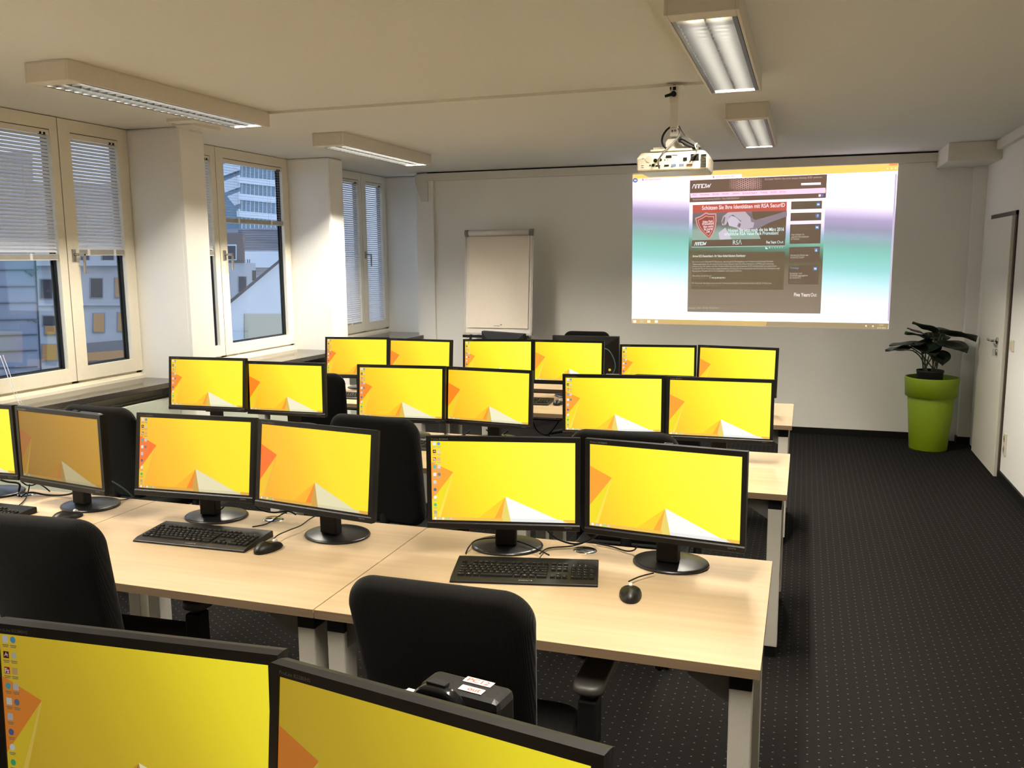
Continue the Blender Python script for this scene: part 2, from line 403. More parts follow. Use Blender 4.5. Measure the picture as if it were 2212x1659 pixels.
# pull cord of the nearest blind hanging over the sill
cp = [on(0,768,'x',XW+.03), on(12,800,'x',XW+.05), on(26,840,'x',XW+.08), on(42,874,'x',XW+.10)]
tag(mb(BLINDM).tube(curve_pts(cp), .0022, 5).tube(curve_pts([p+Vector((0,.02,0)) for p in cp]), .0018, 5).build('blind_cord'), 'thin white blind pull cord hanging over the sill at the left edge', 'cord')
cp = [on(497,730,'x',XW+.03), on(505,744,'x',XW+.04), on(516,762,'x',XW+.06), on(521,774,'x',XW+.07)]
tag(mb(BLINDM).tube(curve_pts(cp), .002, 5).build('blind_cord'), 'thin white blind pull cord hanging at the bottom of the middle window', 'cord')

# radiators under the sill
for k, (a, b, lab) in enumerate(((1.36, 3.03, 'pale enamel radiator under the nearest window, behind the left desks'), (3.38, 5.05, 'pale enamel radiator under the middle window'), (5.37, 6.6, 'pale enamel radiator under the farthest window'))):
    r = empty('radiator', (-4.2, (a+b)/2, 0)); tag(r, lab, 'radiator', 'radiators under the window sill')
    inv = Matrix.Translation(-r.location)
    def rp(m, nm): o = m.build(nm, bev=.002); o.parent = r; o.matrix_parent_inverse = inv
    rp(mb(RADM).box(-4.165, -4.15, a, b, .12, .775), 'front_panel'); rp(mb(RADM).box(-4.27, -4.255, a, b, .12, .775), 'rear_panel')
    g = mb(RADM).box(-4.255, -4.165, a, a+.01, .12, .775).box(-4.255, -4.165, b-.01, b, .12, .775)
    yy = a+.03
    while yy < b-.02: g.box(-4.255, -4.165, yy, yy+.006, .70, .768); yy += .03
    rp(g, 'top_grille')
    for yy in (a+.25, b-.25): rp(mb(RADM).box(-4.25, -4.17, yy-.015, yy+.015, 0, .13), 'foot')

# ------------------------------------------------------------------ door and wall plates
d = struct(empty('door_1', (XR, 5.9, 0))); inv = Matrix.Translation(-d.location)
def dp(m, nm, par=None, bev=0):
    o = m.build(nm, bev=bev); o.parent = par or d
    if par is None: o.matrix_parent_inverse = inv
    return o
dp(mb(DARKF).box(XR-.012, XR, 5.375, 5.415, .0, 2.045).box(XR-.012, XR, 5.375, 6.34, 2.012, 2.045), 'door_frame')
leaf = dp(mb(DOORM).box(XR-.034, XR-.001, 5.42, 6.39, .004, 2.008), 'door_leaf', bev=.002)
h = mb(CHROME).tube([(XR-.034,5.60,1.05),(XR-.046,5.60,1.05)], .026, 20).tube([(XR-.04,5.60,1.05),(XR-.085,5.60,1.05)], .010, 12)
h.tube(curve_pts([(XR-.085,5.595,1.05),(XR-.088,5.63,1.05),(XR-.086,5.70,1.05),(XR-.08,5.735,1.052)]), .0095, 12)
dp(h, 'door_handle', leaf)
dp(mb(CHROME).tube([(XR-.034,5.60,.96),(XR-.046,5.60,.96)], .026, 20).box(XR-.066, XR-.045, 5.595, 5.605, .93, .985), 'lock_cylinder', leaf)
sw = mb(WHITEP).box(XR-.012, XR, 5.20, 5.285, 1.005, 1.09, bev=.003)
s = tag(sw.build('light_switch'), 'white rocker light switch on the right wall beside the door handle', 'switch')
mb(WHITEP).box(XR-.019, XR-.011, 5.212, 5.273, 1.017, 1.078, bev=.003).build('rocker', s)
so = tag(mb(WHITEP).box(XR-.012, XR, 5.21, 5.29, .215, .38, bev=.003).build('wall_socket'), 'white double power socket low on the right wall beside the door', 'socket')
for z in (.257, .338):
    mb(mat('socket_recess', (150,144,132), .5)).tube([(XR-.0125,5.25,z),(XR-.0115,5.25,z)], .026, 20).use(BLACKM).tube([(XR-.0135,5.242,z),(XR-.012,5.242,z)], .003, 8).tube([(XR-.0135,5.258,z),(XR-.012,5.258,z)], .003, 8).build('socket_insert', so)

# ------------------------------------------------------------------ ceiling lights
def lum_mirror(nm, k):
    m = bpy.data.materials.new(nm); m.use_nodes = True; b = m.node_tree.nodes['Principled BSDF']
    N, L = m.node_tree.nodes, m.node_tree.links
    nz = N.new('ShaderNodeTexNoise'); nz.inputs['Scale'].default_value = 30; r = N.new('ShaderNodeValToRGB')
    r.color_ramp.elements[0].color = (k,k,k*.97,1); r.color_ramp.elements[1].color = (k*1.3,k*1.3,k*1.27,1)
    L.new(nz.outputs['Fac'], r.inputs[0]); L.new(r.outputs[0], b.inputs['Base Color'])
    b.inputs['Metallic'].default_value = .85; b.inputs['Roughness'].default_value = .28; return m
LOUV = lum_mirror('louvre_mirror', .07); REFL = lum_mirror('reflector_mirror', .03)
TUBE = emit('fluorescent_tube', (255,244,224), 14.0, base=(240,240,235))
def make_light(lab):
    """local origin at the ceiling, length along y"""
    r = empty('ceiling_light'); L_, Wd, hh = 1.585, .252, .092
    hs = mb(LAMPW).box(-Wd/2, Wd/2, 0, L_, -.006, 0)
    hs.box(-Wd/2, -Wd/2+.012, 0, L_, -hh, -.006); hs.box(Wd/2-.012, Wd/2, 0, L_, -hh, -.006); hs.box(-Wd/2+.012, Wd/2-.012, 0, .09, -hh, -.006); hs.box(-Wd/2+.012, Wd/2-.012, L_-.05, L_, -hh, -.006)
    hs.build('housing', r, bev=.002)
    a0, a1 = .092, L_-.052; x0, x1 = -Wd/2+.014, Wd/2-.014
    rf = mb(REFL).box(x0, x1, a0, a1, -.012, -.008)
    for sgn in (-1, 1): rf.prism([(sgn*(Wd/2-.014), a0, -.012), (sgn*(Wd/2-.014), a0, -hh+.001), (sgn*(Wd/2-.03), a0, -hh+.001), (sgn*(Wd/2-.016), a0, -.012)], (0, a1-a0, 0))
    rf.build('reflector', r)
    lv = mb(LOUV)
    n = 26
    for i in range(1, n):
        y = a0+(a1-a0)*i/n; lv.prism([(x0+.014, y-.004, -.064), (x0+.014, y+.004, -.064), (x0+.014, y, -hh+.002)], (x1-x0-.028, 0, 0))
    lv.prism([(-.012, a0, -.05), (.012, a0, -.05), (0, a0, -hh+.002)], (0, a1-a0, 0))
    lv.build('louvre_grid', r)
    for sgn in (-1, 1):
        mb(TUBE).tube([(sgn*.056, a0+.03, -.034), (sgn*.056, a1-.03, -.034)], .013, 12).build('fluorescent_tube', r)
        mb(WHITEP).box(sgn*.056-.016, sgn*.056+.016, a0+.004, a0+.03, -.052, -.012).build('lamp_holder', r)
        mb(WHITEP).box(sgn*.056-.016, sgn*.056+.016, a1-.03, a1-.004, -.052, -.012).build('lamp_holder', r)
    return r
LS = [(-3.262, 1.20, 'white louvred ceiling light over the left desks, nearest the first window'),
      (-3.262, 3.70, 'white louvred ceiling light farther back on the window side of the ceiling'),
      (-.305, 1.08, 'large louvred twin-tube ceiling light at top right, nearest the camera'),
      (-3.262, -1.30, 'white louvred ceiling light over the left side behind the camera'),
      (-.305, -1.36, 'white louvred ceiling light behind the camera, out of the picture'),
      (-.305, 3.52, 'louvred twin-tube ceiling light beyond the projector, on the right side')]
p = None
for k, (x, y, lab) in enumerate(LS):
    o = make_light(lab) if k == 0 else dup(p)
    if k == 0: p = o
    o.location = (x, y, ZC); tag(o, lab, 'ceiling light', 'louvred fluorescent lights on the ceiling')
    ld = bpy.data.lights.new('lamp', 'AREA'); ld.shape = 'RECTANGLE'; ld.size = .075; ld.size_y = 1.42; ld.energy = 142 if x < -1 else (28 if y < 0 else 43)
    ld.color = (1, .93, .80); ld.spread = rad(176)
    lo = bpy.data.objects.new('lamp', ld); COL.objects.link(lo); lo.parent = o; lo.location = (0, .80, -.0125)

# ------------------------------------------------------------------ world: overcast dusk
wd = bpy.data.worlds.new('dusk'); bpy.context.scene.world = wd; wd.use_nodes = True; N, L = wd.node_tree.nodes, wd.node_tree.links
bg = N['Background']; tc = N.new('ShaderNodeTexCoord'); sp = N.new('ShaderNodeSeparateXYZ'); rp_ = N.new('ShaderNodeValToRGB')
L.new(tc.outputs['Generated'], sp.inputs[0]); L.new(sp.outputs[2], rp_.inputs[0])
rp_.color_ramp.elements[0].color = (.50,.60,.80,1); rp_.color_ramp.elements[0].position = .45
rp_.color_ramp.elements[1].color = (.62,.80,1.15,1); rp_.color_ramp.elements[1].position = .7
L.new(rp_.outputs[0], bg.inputs['Color']); bg.inputs['Strength'].default_value = 1.7

# ------------------------------------------------------------------ desks
DW, DD, DT = 1.228, .80, .74
def make_desk():
    r = empty('desk')                                   # origin: floor, centre of the front edge
    tp = mb(WOOD).box(-DW/2, DW/2, 0.0008, DD-.0008, DT-.026, DT).build('tabletop', r)
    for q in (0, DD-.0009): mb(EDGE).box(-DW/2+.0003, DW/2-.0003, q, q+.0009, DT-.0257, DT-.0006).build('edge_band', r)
    for sx_ in (-1, 1):
        for y0 in (.035, DD-.105):
            c = sx_*(DW/2-.047)
            l = mb(SILV).box(c-.028, c+.028, y0, y0+.07, .05, .664, bev=.003).build('leg', r)
            mb(BLACKM).box(c-.0275, c+.0275, y0+.0005, y0+.0695, .664, .714).build('leg_cap', l)
            mb(BLACKM).box(c-.022, c+.022, y0+.006, y0+.064, 0, .052).build('foot', l)
        c = sx_*(DW/2-.047)
        mb(SILV).box(c-.015, c+.015, .10, DD-.10, .665, .705).build('side_rail', r)
        g = mb(mat('grey_gusset', (96,93,88), .5)).prism([(c-sx_*.028, .05, .705), (c-sx_*.14, .05, .705), (c-sx_*.13, .05, .68), (c-sx_*.028, .05, .615)], (0,.004,0)); g.build('gusset', r)
        mb(BLACKM).box(c-sx_*.06, c-sx_*.16, .03, .07, .704, .714).build('bracket', r)
    for y in (.16, DD-.18): mb(SILV).box(-DW/2+.06, DW/2-.06, y, y+.03, .672, .705).build('long_rail', r)
    mb(CHROME).lathe([(0,.0045),(.0,.0045),(.036,.0045),(.04,.0025),(.042,0)], 32, (.004, .722, DT), 1.0, .8).build('cable_grommet', r)
    mb(BLACKM).lathe([(0,.0058),(.013,.0056),(.015,.004)], 16, (-.008, .712, DT), 1, .8).build('grommet_hole', r)
    tr = mb(BLACKM)
    tr.box(-.45, .45, DD-.10, DD-.098, .56, .67); tr.box(-.45, .45, DD-.10, DD-.02, .558, .56); tr.box(-.45, .45, DD-.022, DD-.02, .56, .62)
    tr.build('cable_tray', r)
    return r
ROWS = {1: (0.0, 0.0), 2: (.029, 1.643), 3: (.0265, 3.204)}
rn = {1: 'nearest full row', 2: 'middle row', 3: 'farthest row'}
cn = {0: 'beside the aisle', 1: 'in the middle', 2: 'next to the windows'}
DESK = {}
p = None
for rw, (dx, y) in ROWS.items():
    for c in range(3):
        o = make_desk() if p is None else dup(p)
        p = p or o
        o.location = (dx-.616-1.232*c, y, 0); DESK[(rw, c)] = o
        tag(o, 'maple desk with silver legs, %s, %s' % (rn[rw], cn[c]), 'desk', 'maple training desks')
o = dup(p); o.location = (-.62, -1.62, 0); tag(o, 'maple desk under the two big monitors at the bottom edge of the photo', 'desk', 'maple training desks')
o = dup(p); o.location = (-1.95, 4.93, 0); o.rotation_euler.z = PI; o.location = (-1.95, 5.0, 0)
tag(o, 'maple teacher desk beyond the farthest row, holding monitors seen from behind', 'desk', 'maple training desks')

# ------------------------------------------------------------------ monitors
SW, SH = .476, .268
BZ, BT, BB = .0155, .0165, .028
def sc_mat(nm, ramp): return emit('screen_'+nm, (255,240,40), 1.0, ramp=ramp, axis='D', lo=-.30, hi=.30)
LEV = {   # ramp of the yellow, orange, orange shade, pale wedge, white, tan, taskbar, icon white
 'bright': ([(0,(255,196,50)),(.3,(255,232,40)),(.5,(255,250,48)),(1,(255,253,80))], (255,166,50), (255,176,56), (255,228,80), (255,255,250), (238,216,110), (244,196,84), 1.0),
 'mid':    ([(0,(255,184,36)),(.36,(255,218,40)),(.6,(255,244,44)),(1,(255,248,56))], (255,140,36), (255,158,38), (250,200,70), (246,240,205), (226,190,80), (236,180,70), .95),
 'soft':   ([(0,(252,172,40)),(.4,(254,202,42)),(.62,(254,228,40)),(1,(254,238,42))], (255,118,40), (248,136,36), (244,178,62), (232,222,180), (206,160,74), (226,168,70), .9),
 'dim':    ([(0,(140,100,26)),(.4,(160,118,30)),(.7,(178,132,34)),(1,(190,144,44))], (158,96,30), (168,104,32), (176,128,48), (176,162,120), (150,118,60), (160,124,56), .6),  # dim and olive: viewing-angle darkening painted into the screen colours
 'olive':  ([(0,(158,128,34)),(.4,(176,150,32)),(.62,(196,172,34)),(.85,(226,208,38)),(1,(236,220,44))], (172,100,32), (150,92,28), (176,150,60), (206,196,150), (150,120,50), (160,130,50), .62),
}
ICO = [(235,235,240),(96,20,12),(190,40,28),(90,190,190),(245,245,235),(215,215,215),(90,110,160),(250,250,250),(70,200,130),(200,170,150)]
ICO2 = [(90,170,215),(225,215,190),(235,190,120),(225,215,205),(120,130,150)]
def screen_mesh(level, icons):
    ramp, orange, shade, pale, white, tan, task, k = LEV[level]
    m = mb(sc_mat(level, ramp)); L0 = level
    def P(u, v, d): return ((u-.5)*SW, d, (.5-v)*SH)
    def poly(pts, d): m.faces([P(u, v, d) for u, v in pts], [tuple(range(len(pts)))])
    poly([(0,0),(1,0),(1,1),(0,1)], 0)
    m.use(emit('wedge_'+L0, pale)); poly([(.03,.56),(.155,.395),(.055,1),(0,1),(0,.6)], -.0002)
    m.use(emit('wedge2_'+L0, tuple(int(v*.97) for v in ramp[1][1]))); poly([(.0,.74),(.145,.42),(.030,1),(0,1)], -.0003)
    m.use(emit('orange_'+L0, orange)); poly([(0,.265),(.155,.39),(0,.75)], -.0004)
    m.use(emit('shade_'+L0, shade)); poly([(.43,1),(.518,.69),(.50,1)], -.00025)
    m.use(emit('halfshade_'+L0, tuple(int((p+2*q)/3) for p, q in zip(shade, ramp[1][1])))); poly([(.30,1),(.518,.69),(.50,1)], -.0002)
    m.use(emit('tan_'+L0, tan)); poly([(.518,.685),(.56,1),(.485,1)], -.0003)
    m.use(emit('white_'+L0, white)); poly([(.518,.685),(.93,1),(.555,1)], -.0004)
    m.use(emit('taskbar_'+L0, task)); poly([(0,.962),(.5,.962),(.5,1),(0,1)], -.0005); poly([(.92,.962),(1,.962),(1,1),(.92,1)], -.0005)
    m.use(emit('taskbarw_'+L0, tuple(int(v*.94) for v in white))); poly([(.55,.962),(.90,.962),(.95,1),(.555,1)], -.0005)
    def icon(u, v, c, w=.022, hgt=.042, rnd=False):
        m.use(emit('icon_%d_%d_%d_%s' % (*c, L0), tuple(int(q*k) for q in c)))
        if rnd: poly([(u+w/2*cos(a), v+hgt/2*sin(a)) for a in [2*PI*i/12 for i in range(12)]], -.0008)
        else: poly([(u-w/2,v-hgt/2),(u+w/2,v-hgt/2),(u+w/2,v+hgt/2),(u-w/2,v+hgt/2)], -.0008)
    for i, c in enumerate(((250,250,255),(200,205,215),(250,240,210),(150,230,150),(215,205,215))): icon(.022+i*.028, .981, c, .016, .028)
    if icons:
        for i, c in enumerate(ICO):
            v = .035+i*.0965; icon(.024, v, c, rnd=i in (0,3,6,7,8) and i != 0)
            icon(.024, v+.036, tuple(int(q*.72) for q in white), .026, .006); icon(.024, v+.046, tuple(int(q*.68) for q in white), .02, .005)
        for i, c in enumerate(ICO2):
            v = .035+i*.0965; icon(.055, v, c, rnd=i in (0,1,4)); icon(.055, v+.036, tuple(int(q*.72) for q in white), .026, .006); icon(.055, v+.046, tuple(int(q*.68) for q in white), .022, .005)
        m.use(emit('iconw_'+L0, tuple(int(q*k) for q in (250,245,245))))
        Rx = Matrix.Rotation(PI/2, 4, 'X')
        x, y_, z = P(.0155, .2425, -.0011); m.text('Fz', .0105, Matrix.Translation((x, y_, z)) @ Rx, width=.0085, bold=.0004)
        m.tube([P(.018,.14,-.0011), P(.024,.118,-.0011), P(.03,.142,-.0011)], .0006, 4)
        m.tube([P(.019,.135,-.0011), P(.031,.128,-.0011)], .0005, 4)
    return m.mesh('screen')
SM = {}
BEZ = mat('bezel_black', (14,12,11), .45, var=.08, scale=400, spec=.3)
def head_meshes():
    o = MB().use(BEZ); x, z0, z1 = SW/2, -SH/2, SH/2
    Lx = x+BZ; zt, zb = z1+BT, z0-BB
    def fr(xa, xb, za, zb_, y0=-.003, y1=.016): o.box(xa, xb, y0, y1, za, zb_)
    fr(-Lx, Lx, z1, zt); fr(-Lx, -x, z0, z1); fr(x, Lx, z0, z1); fr(-Lx, Lx, zb, z0)
    o.prism([(-Lx, -.003, z0-.006), (-Lx, -.006, z0-.010), (-Lx, -.006, zb+.002), (-Lx, -.003, zb)], (2*Lx, 0, 0))
    bez = o.mesh('bezel')
    b = mb(BLACK); pr = [(Lx, zt), (-Lx, zt), (-Lx, zb), (Lx, zb)]; q = [(Lx*.995, zt-.003), (-Lx*.995, zt-.003), (-Lx*.995, zb+.003), (Lx*.995, zb+.003)]; s2 = [(.16, .08), (-.16, .08), (-.16, -.11), (.16, -.11)]
    V = [(a, .016, c) for a, c in pr]+[(a, .030, c) for a, c in q]+[(a, .052, c) for a, c in s2]
    b.faces(V, [(0,1,5,4),(1,2,6,5),(2,3,7,6),(3,0,4,7),(4,5,9,8),(5,6,10,9),(6,7,11,10),(7,4,8,11),(8,9,10,11),(3,2,1,0)])
    back = b.mesh('back_cover')
    Rx = Matrix.Rotation(PI/2, 4, 'X')
    t = mb(LETTER).text('ProLite B2280HS', .0075, Matrix.Translation((-x+.002, -.0036, z1+.0045)) @ Rx, width=.056)
    let = t.mesh('model_lettering'); t = mb(LETTER).text('iiyama', .0085, Matrix.Translation((x-.034, -.0066, z0-.017)) @ Rx, width=.024)
    let = (let, t.mesh('maker_lettering'))
    n = mb(BLACKM).box(-.036, .036, -.055, -.018, .02, .16, bev=.006).box(-.05, .05, -.075, -.02, .10, .22, bev=.004)
    neck = n.mesh('neck')
    bs = mb(BASEM).lathe([(0,.024),(.045,.022),(.085,.016),(.112,.011),(.122,.008),(.124,.004),(.122,0),(0,0)], 48, (0,0,0), 1.0, .86)
    return bez, back, let, neck, bs.mesh('stand_base')
BEZM, BACKM, LETM, NECKM, BASM = head_meshes()
def part(name, me, par, loc=(0,0,0), rot=(0,0,0)):
    o = bpy.data.objects.new(name, me); COL.objects.link(o); o.parent = par; o.location = loc; o.rotation_euler = rot; return o
def make_monitor(x, y, z, yaw, tilt, level, icons, lab, desk_z=DT, off=False):
    c = Vector((x, y, desk_z))+Matrix.Rotation(yaw, 3, 'Z') @ Vector((0,.118,0))
    r = empty('monitor', c, yaw); tag(r, lab, 'monitor', 'black desktop monitors')
    hl, hr = (0, -.118, z-desk_z), (-tilt, 0, 0)
    part('bezel', BEZM, r, hl, hr); part('back_cover', BACKM, r, hl, hr); part('model_lettering', LETM[0], r, hl, hr); part('maker_lettering', LETM[1], r, hl, hr)
    key = ('off' if off else level, icons)
    if key not in SM:
        SM[key] = mb(GLOSSB).faces([(-SW/2,0,-SH/2),(SW/2,0,-SH/2),(SW/2,0,SH/2),(-SW/2,0,SH/2)], [(0,1,2,3)]).mesh('screen') if off else screen_mesh(level, icons)
    part('screen', SM[key], r, hl, hr); part('neck', NECKM, r, (0,0,0)); part('stand_base', BASM, r)
    return r
FIT = [
 ('r1R_a',-.854,.571,1.000,.211,.011,'bright',1,'left monitor with desktop icons, aisle-side desk of the nearest full row'),
 ('r1R_b',-.328,.563,1.008,-.107,-.002,'bright',0,'right monitor of the aisle-side desk, nearest full row, above the lone mouse'),
 ('r1M_a',-2.071,.571,1.010,.05,.137,'soft',1,'left monitor with icons behind the keyboard, middle desk of the nearest full row'),
 ('r1M_b',-1.524,.506,1.016,-.143,.121,'soft',0,'right monitor turned inward, middle desk of the nearest full row'),
 ('r1L_b',-2.689,.55,1.003,-.151,.005,'dim',0,'dull ochre monitor at the left edge, nearest full row'),
 ('r1L_a',-3.219,.587,1.003,.047,-.008,'mid',1,'monitor cut by the left photo edge, beside the dull ochre one'),
 ('r2R_a',-.824,2.178,.996,.161,-.02,'bright',1,'left monitor with icons, aisle-side desk of the middle row'),
 ('r2R_b',-.305,2.184,.997,.024,.059,'bright',0,'right monitor on the aisle-side desk of the middle row'),
 ('r2M_a',-2.002,2.192,1.005,.09,.101,'mid',1,'left monitor with icons, middle desk of the middle row'),
 ('r2M_b',-1.517,2.248,.996,-.095,.068,'mid',0,'right monitor on the middle desk of the middle row'),
 ('r2L_a',-3.221,2.143,1.019,.057,.1,'mid',1,'left monitor with icons, window-side desk of the middle row, before the dark sill'),
 ('r2L_b',-2.762,2.249,.993,.03,.027,'mid',0,'right monitor on the window-side desk of the middle row'),
 ('r3R_a',-.848,3.728,.994,.102,.1,'bright',1,'left monitor with icons, aisle-side desk of the farthest row'),
 ('r3R_b',-.327,3.587,1.010,-.161,.098,'bright',0,'rightmost monitor of the farthest row, below the projected image'),
 ('r3M_a',-1.995,3.773,1.002,.184,.1,'bright',1,'left monitor of the farthest row middle desk, under the flipchart'),
 ('r3M_b',-1.49,3.819,1.002,.04,.064,'bright',0,'right monitor on the middle desk of the farthest row'),
 ('r3L_a',-3.136,3.793,.991,.124,.109,'mid',1,'leftmost monitor of the farthest row, before the second pier'),
 ('r3L_b',-2.555,3.659,1.002,-.052,.099,'mid',0,'right monitor on the window-side desk of the farthest row'),
 ('r0R_a',-.891,-1.068,1.015,.072,.034,'olive',1,'largest monitor with icons at the bottom left corner'),
 ('r0R_b',-.385,-1.127,1.017,-.17,.097,'olive',0,'large monitor cut by the bottom edge, right of the icon monitor'),
]
MON = {}
for k, x, y, z, yaw, tilt, lev, ic, lab in FIT:
    MON[k] = make_monitor(x, y, z, yaw, tilt, lev, ic, lab)
MON['iR'] = make_monitor(-1.64, 5.0-.02, .93, PI+.02, .05, 'bright', 0, 'big dark monitor seen squarely from behind, in front of the far chair', off=True)
MON['iR'].scale = (1.11, 1, 1.0)
MON['iL'] = make_monitor(-2.36, 5.02, .945, PI-.45, .12, 'bright', 0, 'dark turned monitor seen from behind, below the flipchart', off=True)
tg = mb(STICK).box(-.03, .0, .0525, .0535, .06, .085); part('maker_badge', tg.mesh('maker_badge'), MON['iL'], (0,-.118,.205), (-.12,0,0))

# mini computers clamped behind three monitors
def make_mini():
    r = empty('mini_computer')
    b = mb(BLACK).box(-.085, .085, .045, .115, -.09, .088, bev=.014); b.build('case', r)
    f = mb(GLOSSB).pillow(rrect(.12, .17, .045), .028, lambda a, c, d: Vector((a-.03, .018+d, c+.012)), r=.008); f.build('front_bracket', r)
    mb(BLACKM).box(-.055, -.015, .032, .05, .094, .101, bev=.002).build('clip', r)
    mb(WHITEP).tube([(-.088,.06,.06),(-.115,.06,.06)], .008, 10).use(TEAL).tube([(-.115,.06,.06),(-.128,.06,.058)], .006, 8).build('network_plug', r)
    mb(CHROME).tube([(.055,.043,.03),(.055,.046,.03)], .007, 14).build('audio_jack', r)
    mb(BLACKM).box(-.05, .05, -.066, .020, -.035, .05).build('mount_plate', r)
    return r
def place_mini(k, lab, o, dx=0, dz=0):
    m = MON[k]; z = [f for f in FIT if f[0] == k][0][3]
    o.parent = None; o.location = Vector((m.location.x, m.location.y, z+dz))+Matrix.Rotation(m.rotation_euler.z, 3, 'Z') @ Vector((dx, -.016, 0)); o.scale = (.8,.8,1); o.rotation_euler.z = m.rotation_euler.z
    tag(o, lab, 'mini computer', 'mini computers behind the monitors')
mini = make_mini()
m2, m3 = dup(mini), dup(mini)
place_mini('r0R_b', 'black mini computer with white PC12 stickers behind the bottom monitor', mini, -.025, .012)
place_mini('r1R_b', 'black mini computer behind the right monitor of the nearest full row', m2, .01, .026)
place_mini('r1L_b', 'black mini computer behind the dull ochre monitor at the left edge', m3, -.04, .024)
st = mb(STICK).prism([(-.012,.088,.0885),(.046,.088,.0885),(.046,.107,.0885),(-.012,.107,.0885)], (0,0,.0006)).prism([(-.004,.058,.0885),(.044,.058,.0885),(.044,.076,.0885),(-.004,.076,.0885)], (0,0,.0006))
st.use(RED).text('PC12', .017, Matrix.Translation((-.006,.092,.0893)), width=.045, bold=.0004).text('out', .017, Matrix.Translation((.012,.062,.0893)), width=.026, bold=.0004)
st.build('label_stickers', mini)

# ------------------------------------------------------------------ office chairs
def make_chair():
    r = empty('office_chair')                            # faces +y, origin on the floor under the seat
    prof = rrect(.46, .50, .075)
    def outl(t):
        a, b = prof(t); return (a*(1-.14*(.25-b)/.5 if b < .25 else a), b) if False else (a*(1-.13*max(0,(.1-b))/.35), b)
    def fn(a, b, d):
        return Vector((a, -.262+d+.35*a*a-.24*b+.25*b*b, .75+b))
    mb(FAB).pillow(outl, .062, fn, r=.03).build('backrest', r)
    mb(FAB).pillow(rrect(.49, .47, .09), .075, lambda a, c, d: Vector((a, c+.02, .405+d+.05*max(0, -c)**2)), r=.032).build('seat', r)
    sp_ = mb(BLACKM).tube(curve_pts([(0,-.175,.57),(0,-.185,.48),(0,-.17,.41),(0,-.10,.38),(0,0,.375)]), [.024]*25, 10); sp_.build('back_support', r)
    mb(BLACKM).box(-.11, .11, -.12, .12, .355, .408, bev=.01).build('seat_mechanism', r)
    for s in (-1, 1):
        ar = mb(BLACKM).tube(curve_pts([(s*.20,.06,.38),(s*.262,.07,.385),(s*.272,.10,.43),(s*.272,.10,.60)]), .018, 10).box(s*.272-.026, s*.272+.026, .07, .13, .45, .585, bev=.006)
        a_ = ar.build('armrest', r)
        mb(GREYP).pillow(rrect(.085, .25, .035), .03, lambda a, c, d, s=s: Vector((s*.272+a, c+.185, .598+d)), r=.012).build('arm_pad', a_)
    mb(BLACKM).tube([(0,0,.10),(0,0,.24)], .028, 14).use(CHROME).tube([(0,0,.24),(0,0,.36)], .016, 14).build('gas_column', r)
    b = mb(BLACKM)
    for k in range(5):
        a = 2*PI*k/5+.3; b.tube([(.03*cos(a),.03*sin(a),.115),(.17*cos(a),.17*sin(a),.10),(.30*cos(a),.30*sin(a),.075)], [.026,.022,.015], 8)
    b.build('star_base', r)
    for k in range(5):
        a = 2*PI*k/5+.3; x, y = .295*cos(a), .295*sin(a); tx, ty = -sin(a), cos(a)
        c = mb(GLOSSB)
        for s in (-1, 1): c.tube([(x+tx*s*.008, y+ty*s*.008, .029), (x+tx*s*.026, y+ty*s*.026, .029)], .029, 16)
        c.tube([(x,y,.03),(x,y,.07)], .009, 8); c.build('caster', r)
    return r
CH = [(-.705, -.06, 0.0, 1.0, 'big black office chair at the bottom centre, before the aisle-side desk'),
      (-2.06, .08, 0.06, 1.0, 'black office chair at the lower left edge, before the nearest middle desk'),
      (-3.32, 1.68, -.05, 1.0, 'black office chair behind the dull ochre monitor, under the nearest window'),
      (-1.71, 1.61, -.10, 1.04, 'black office chair between the nearest row monitors, at the middle row'),
      (-.62, 1.68, 0, 1.02, 'black office chair whose top shows above the aisle-side nearest monitors'),
      (-3.02, 3.17, .1, .99, 'black office chair beside the second pier, at the window end of the farthest row'),
      (-.70, 3.32, 0, 1.035, 'black office chair barely showing between aisle-side monitors of the two far rows'),
      (-1.90, 5.82, PI, 1.02, 'black office chair of the teacher, against the back wall')]
p = None
for x, y, rz, sz, lab in CH:
    o = make_chair() if p is None else dup(p)
    p = p or o
    o.location = (x, y, 0); o.rotation_euler.z = rz; o.scale = (1,1,sz); tag(o, lab, 'chair', 'black swivel office chairs')

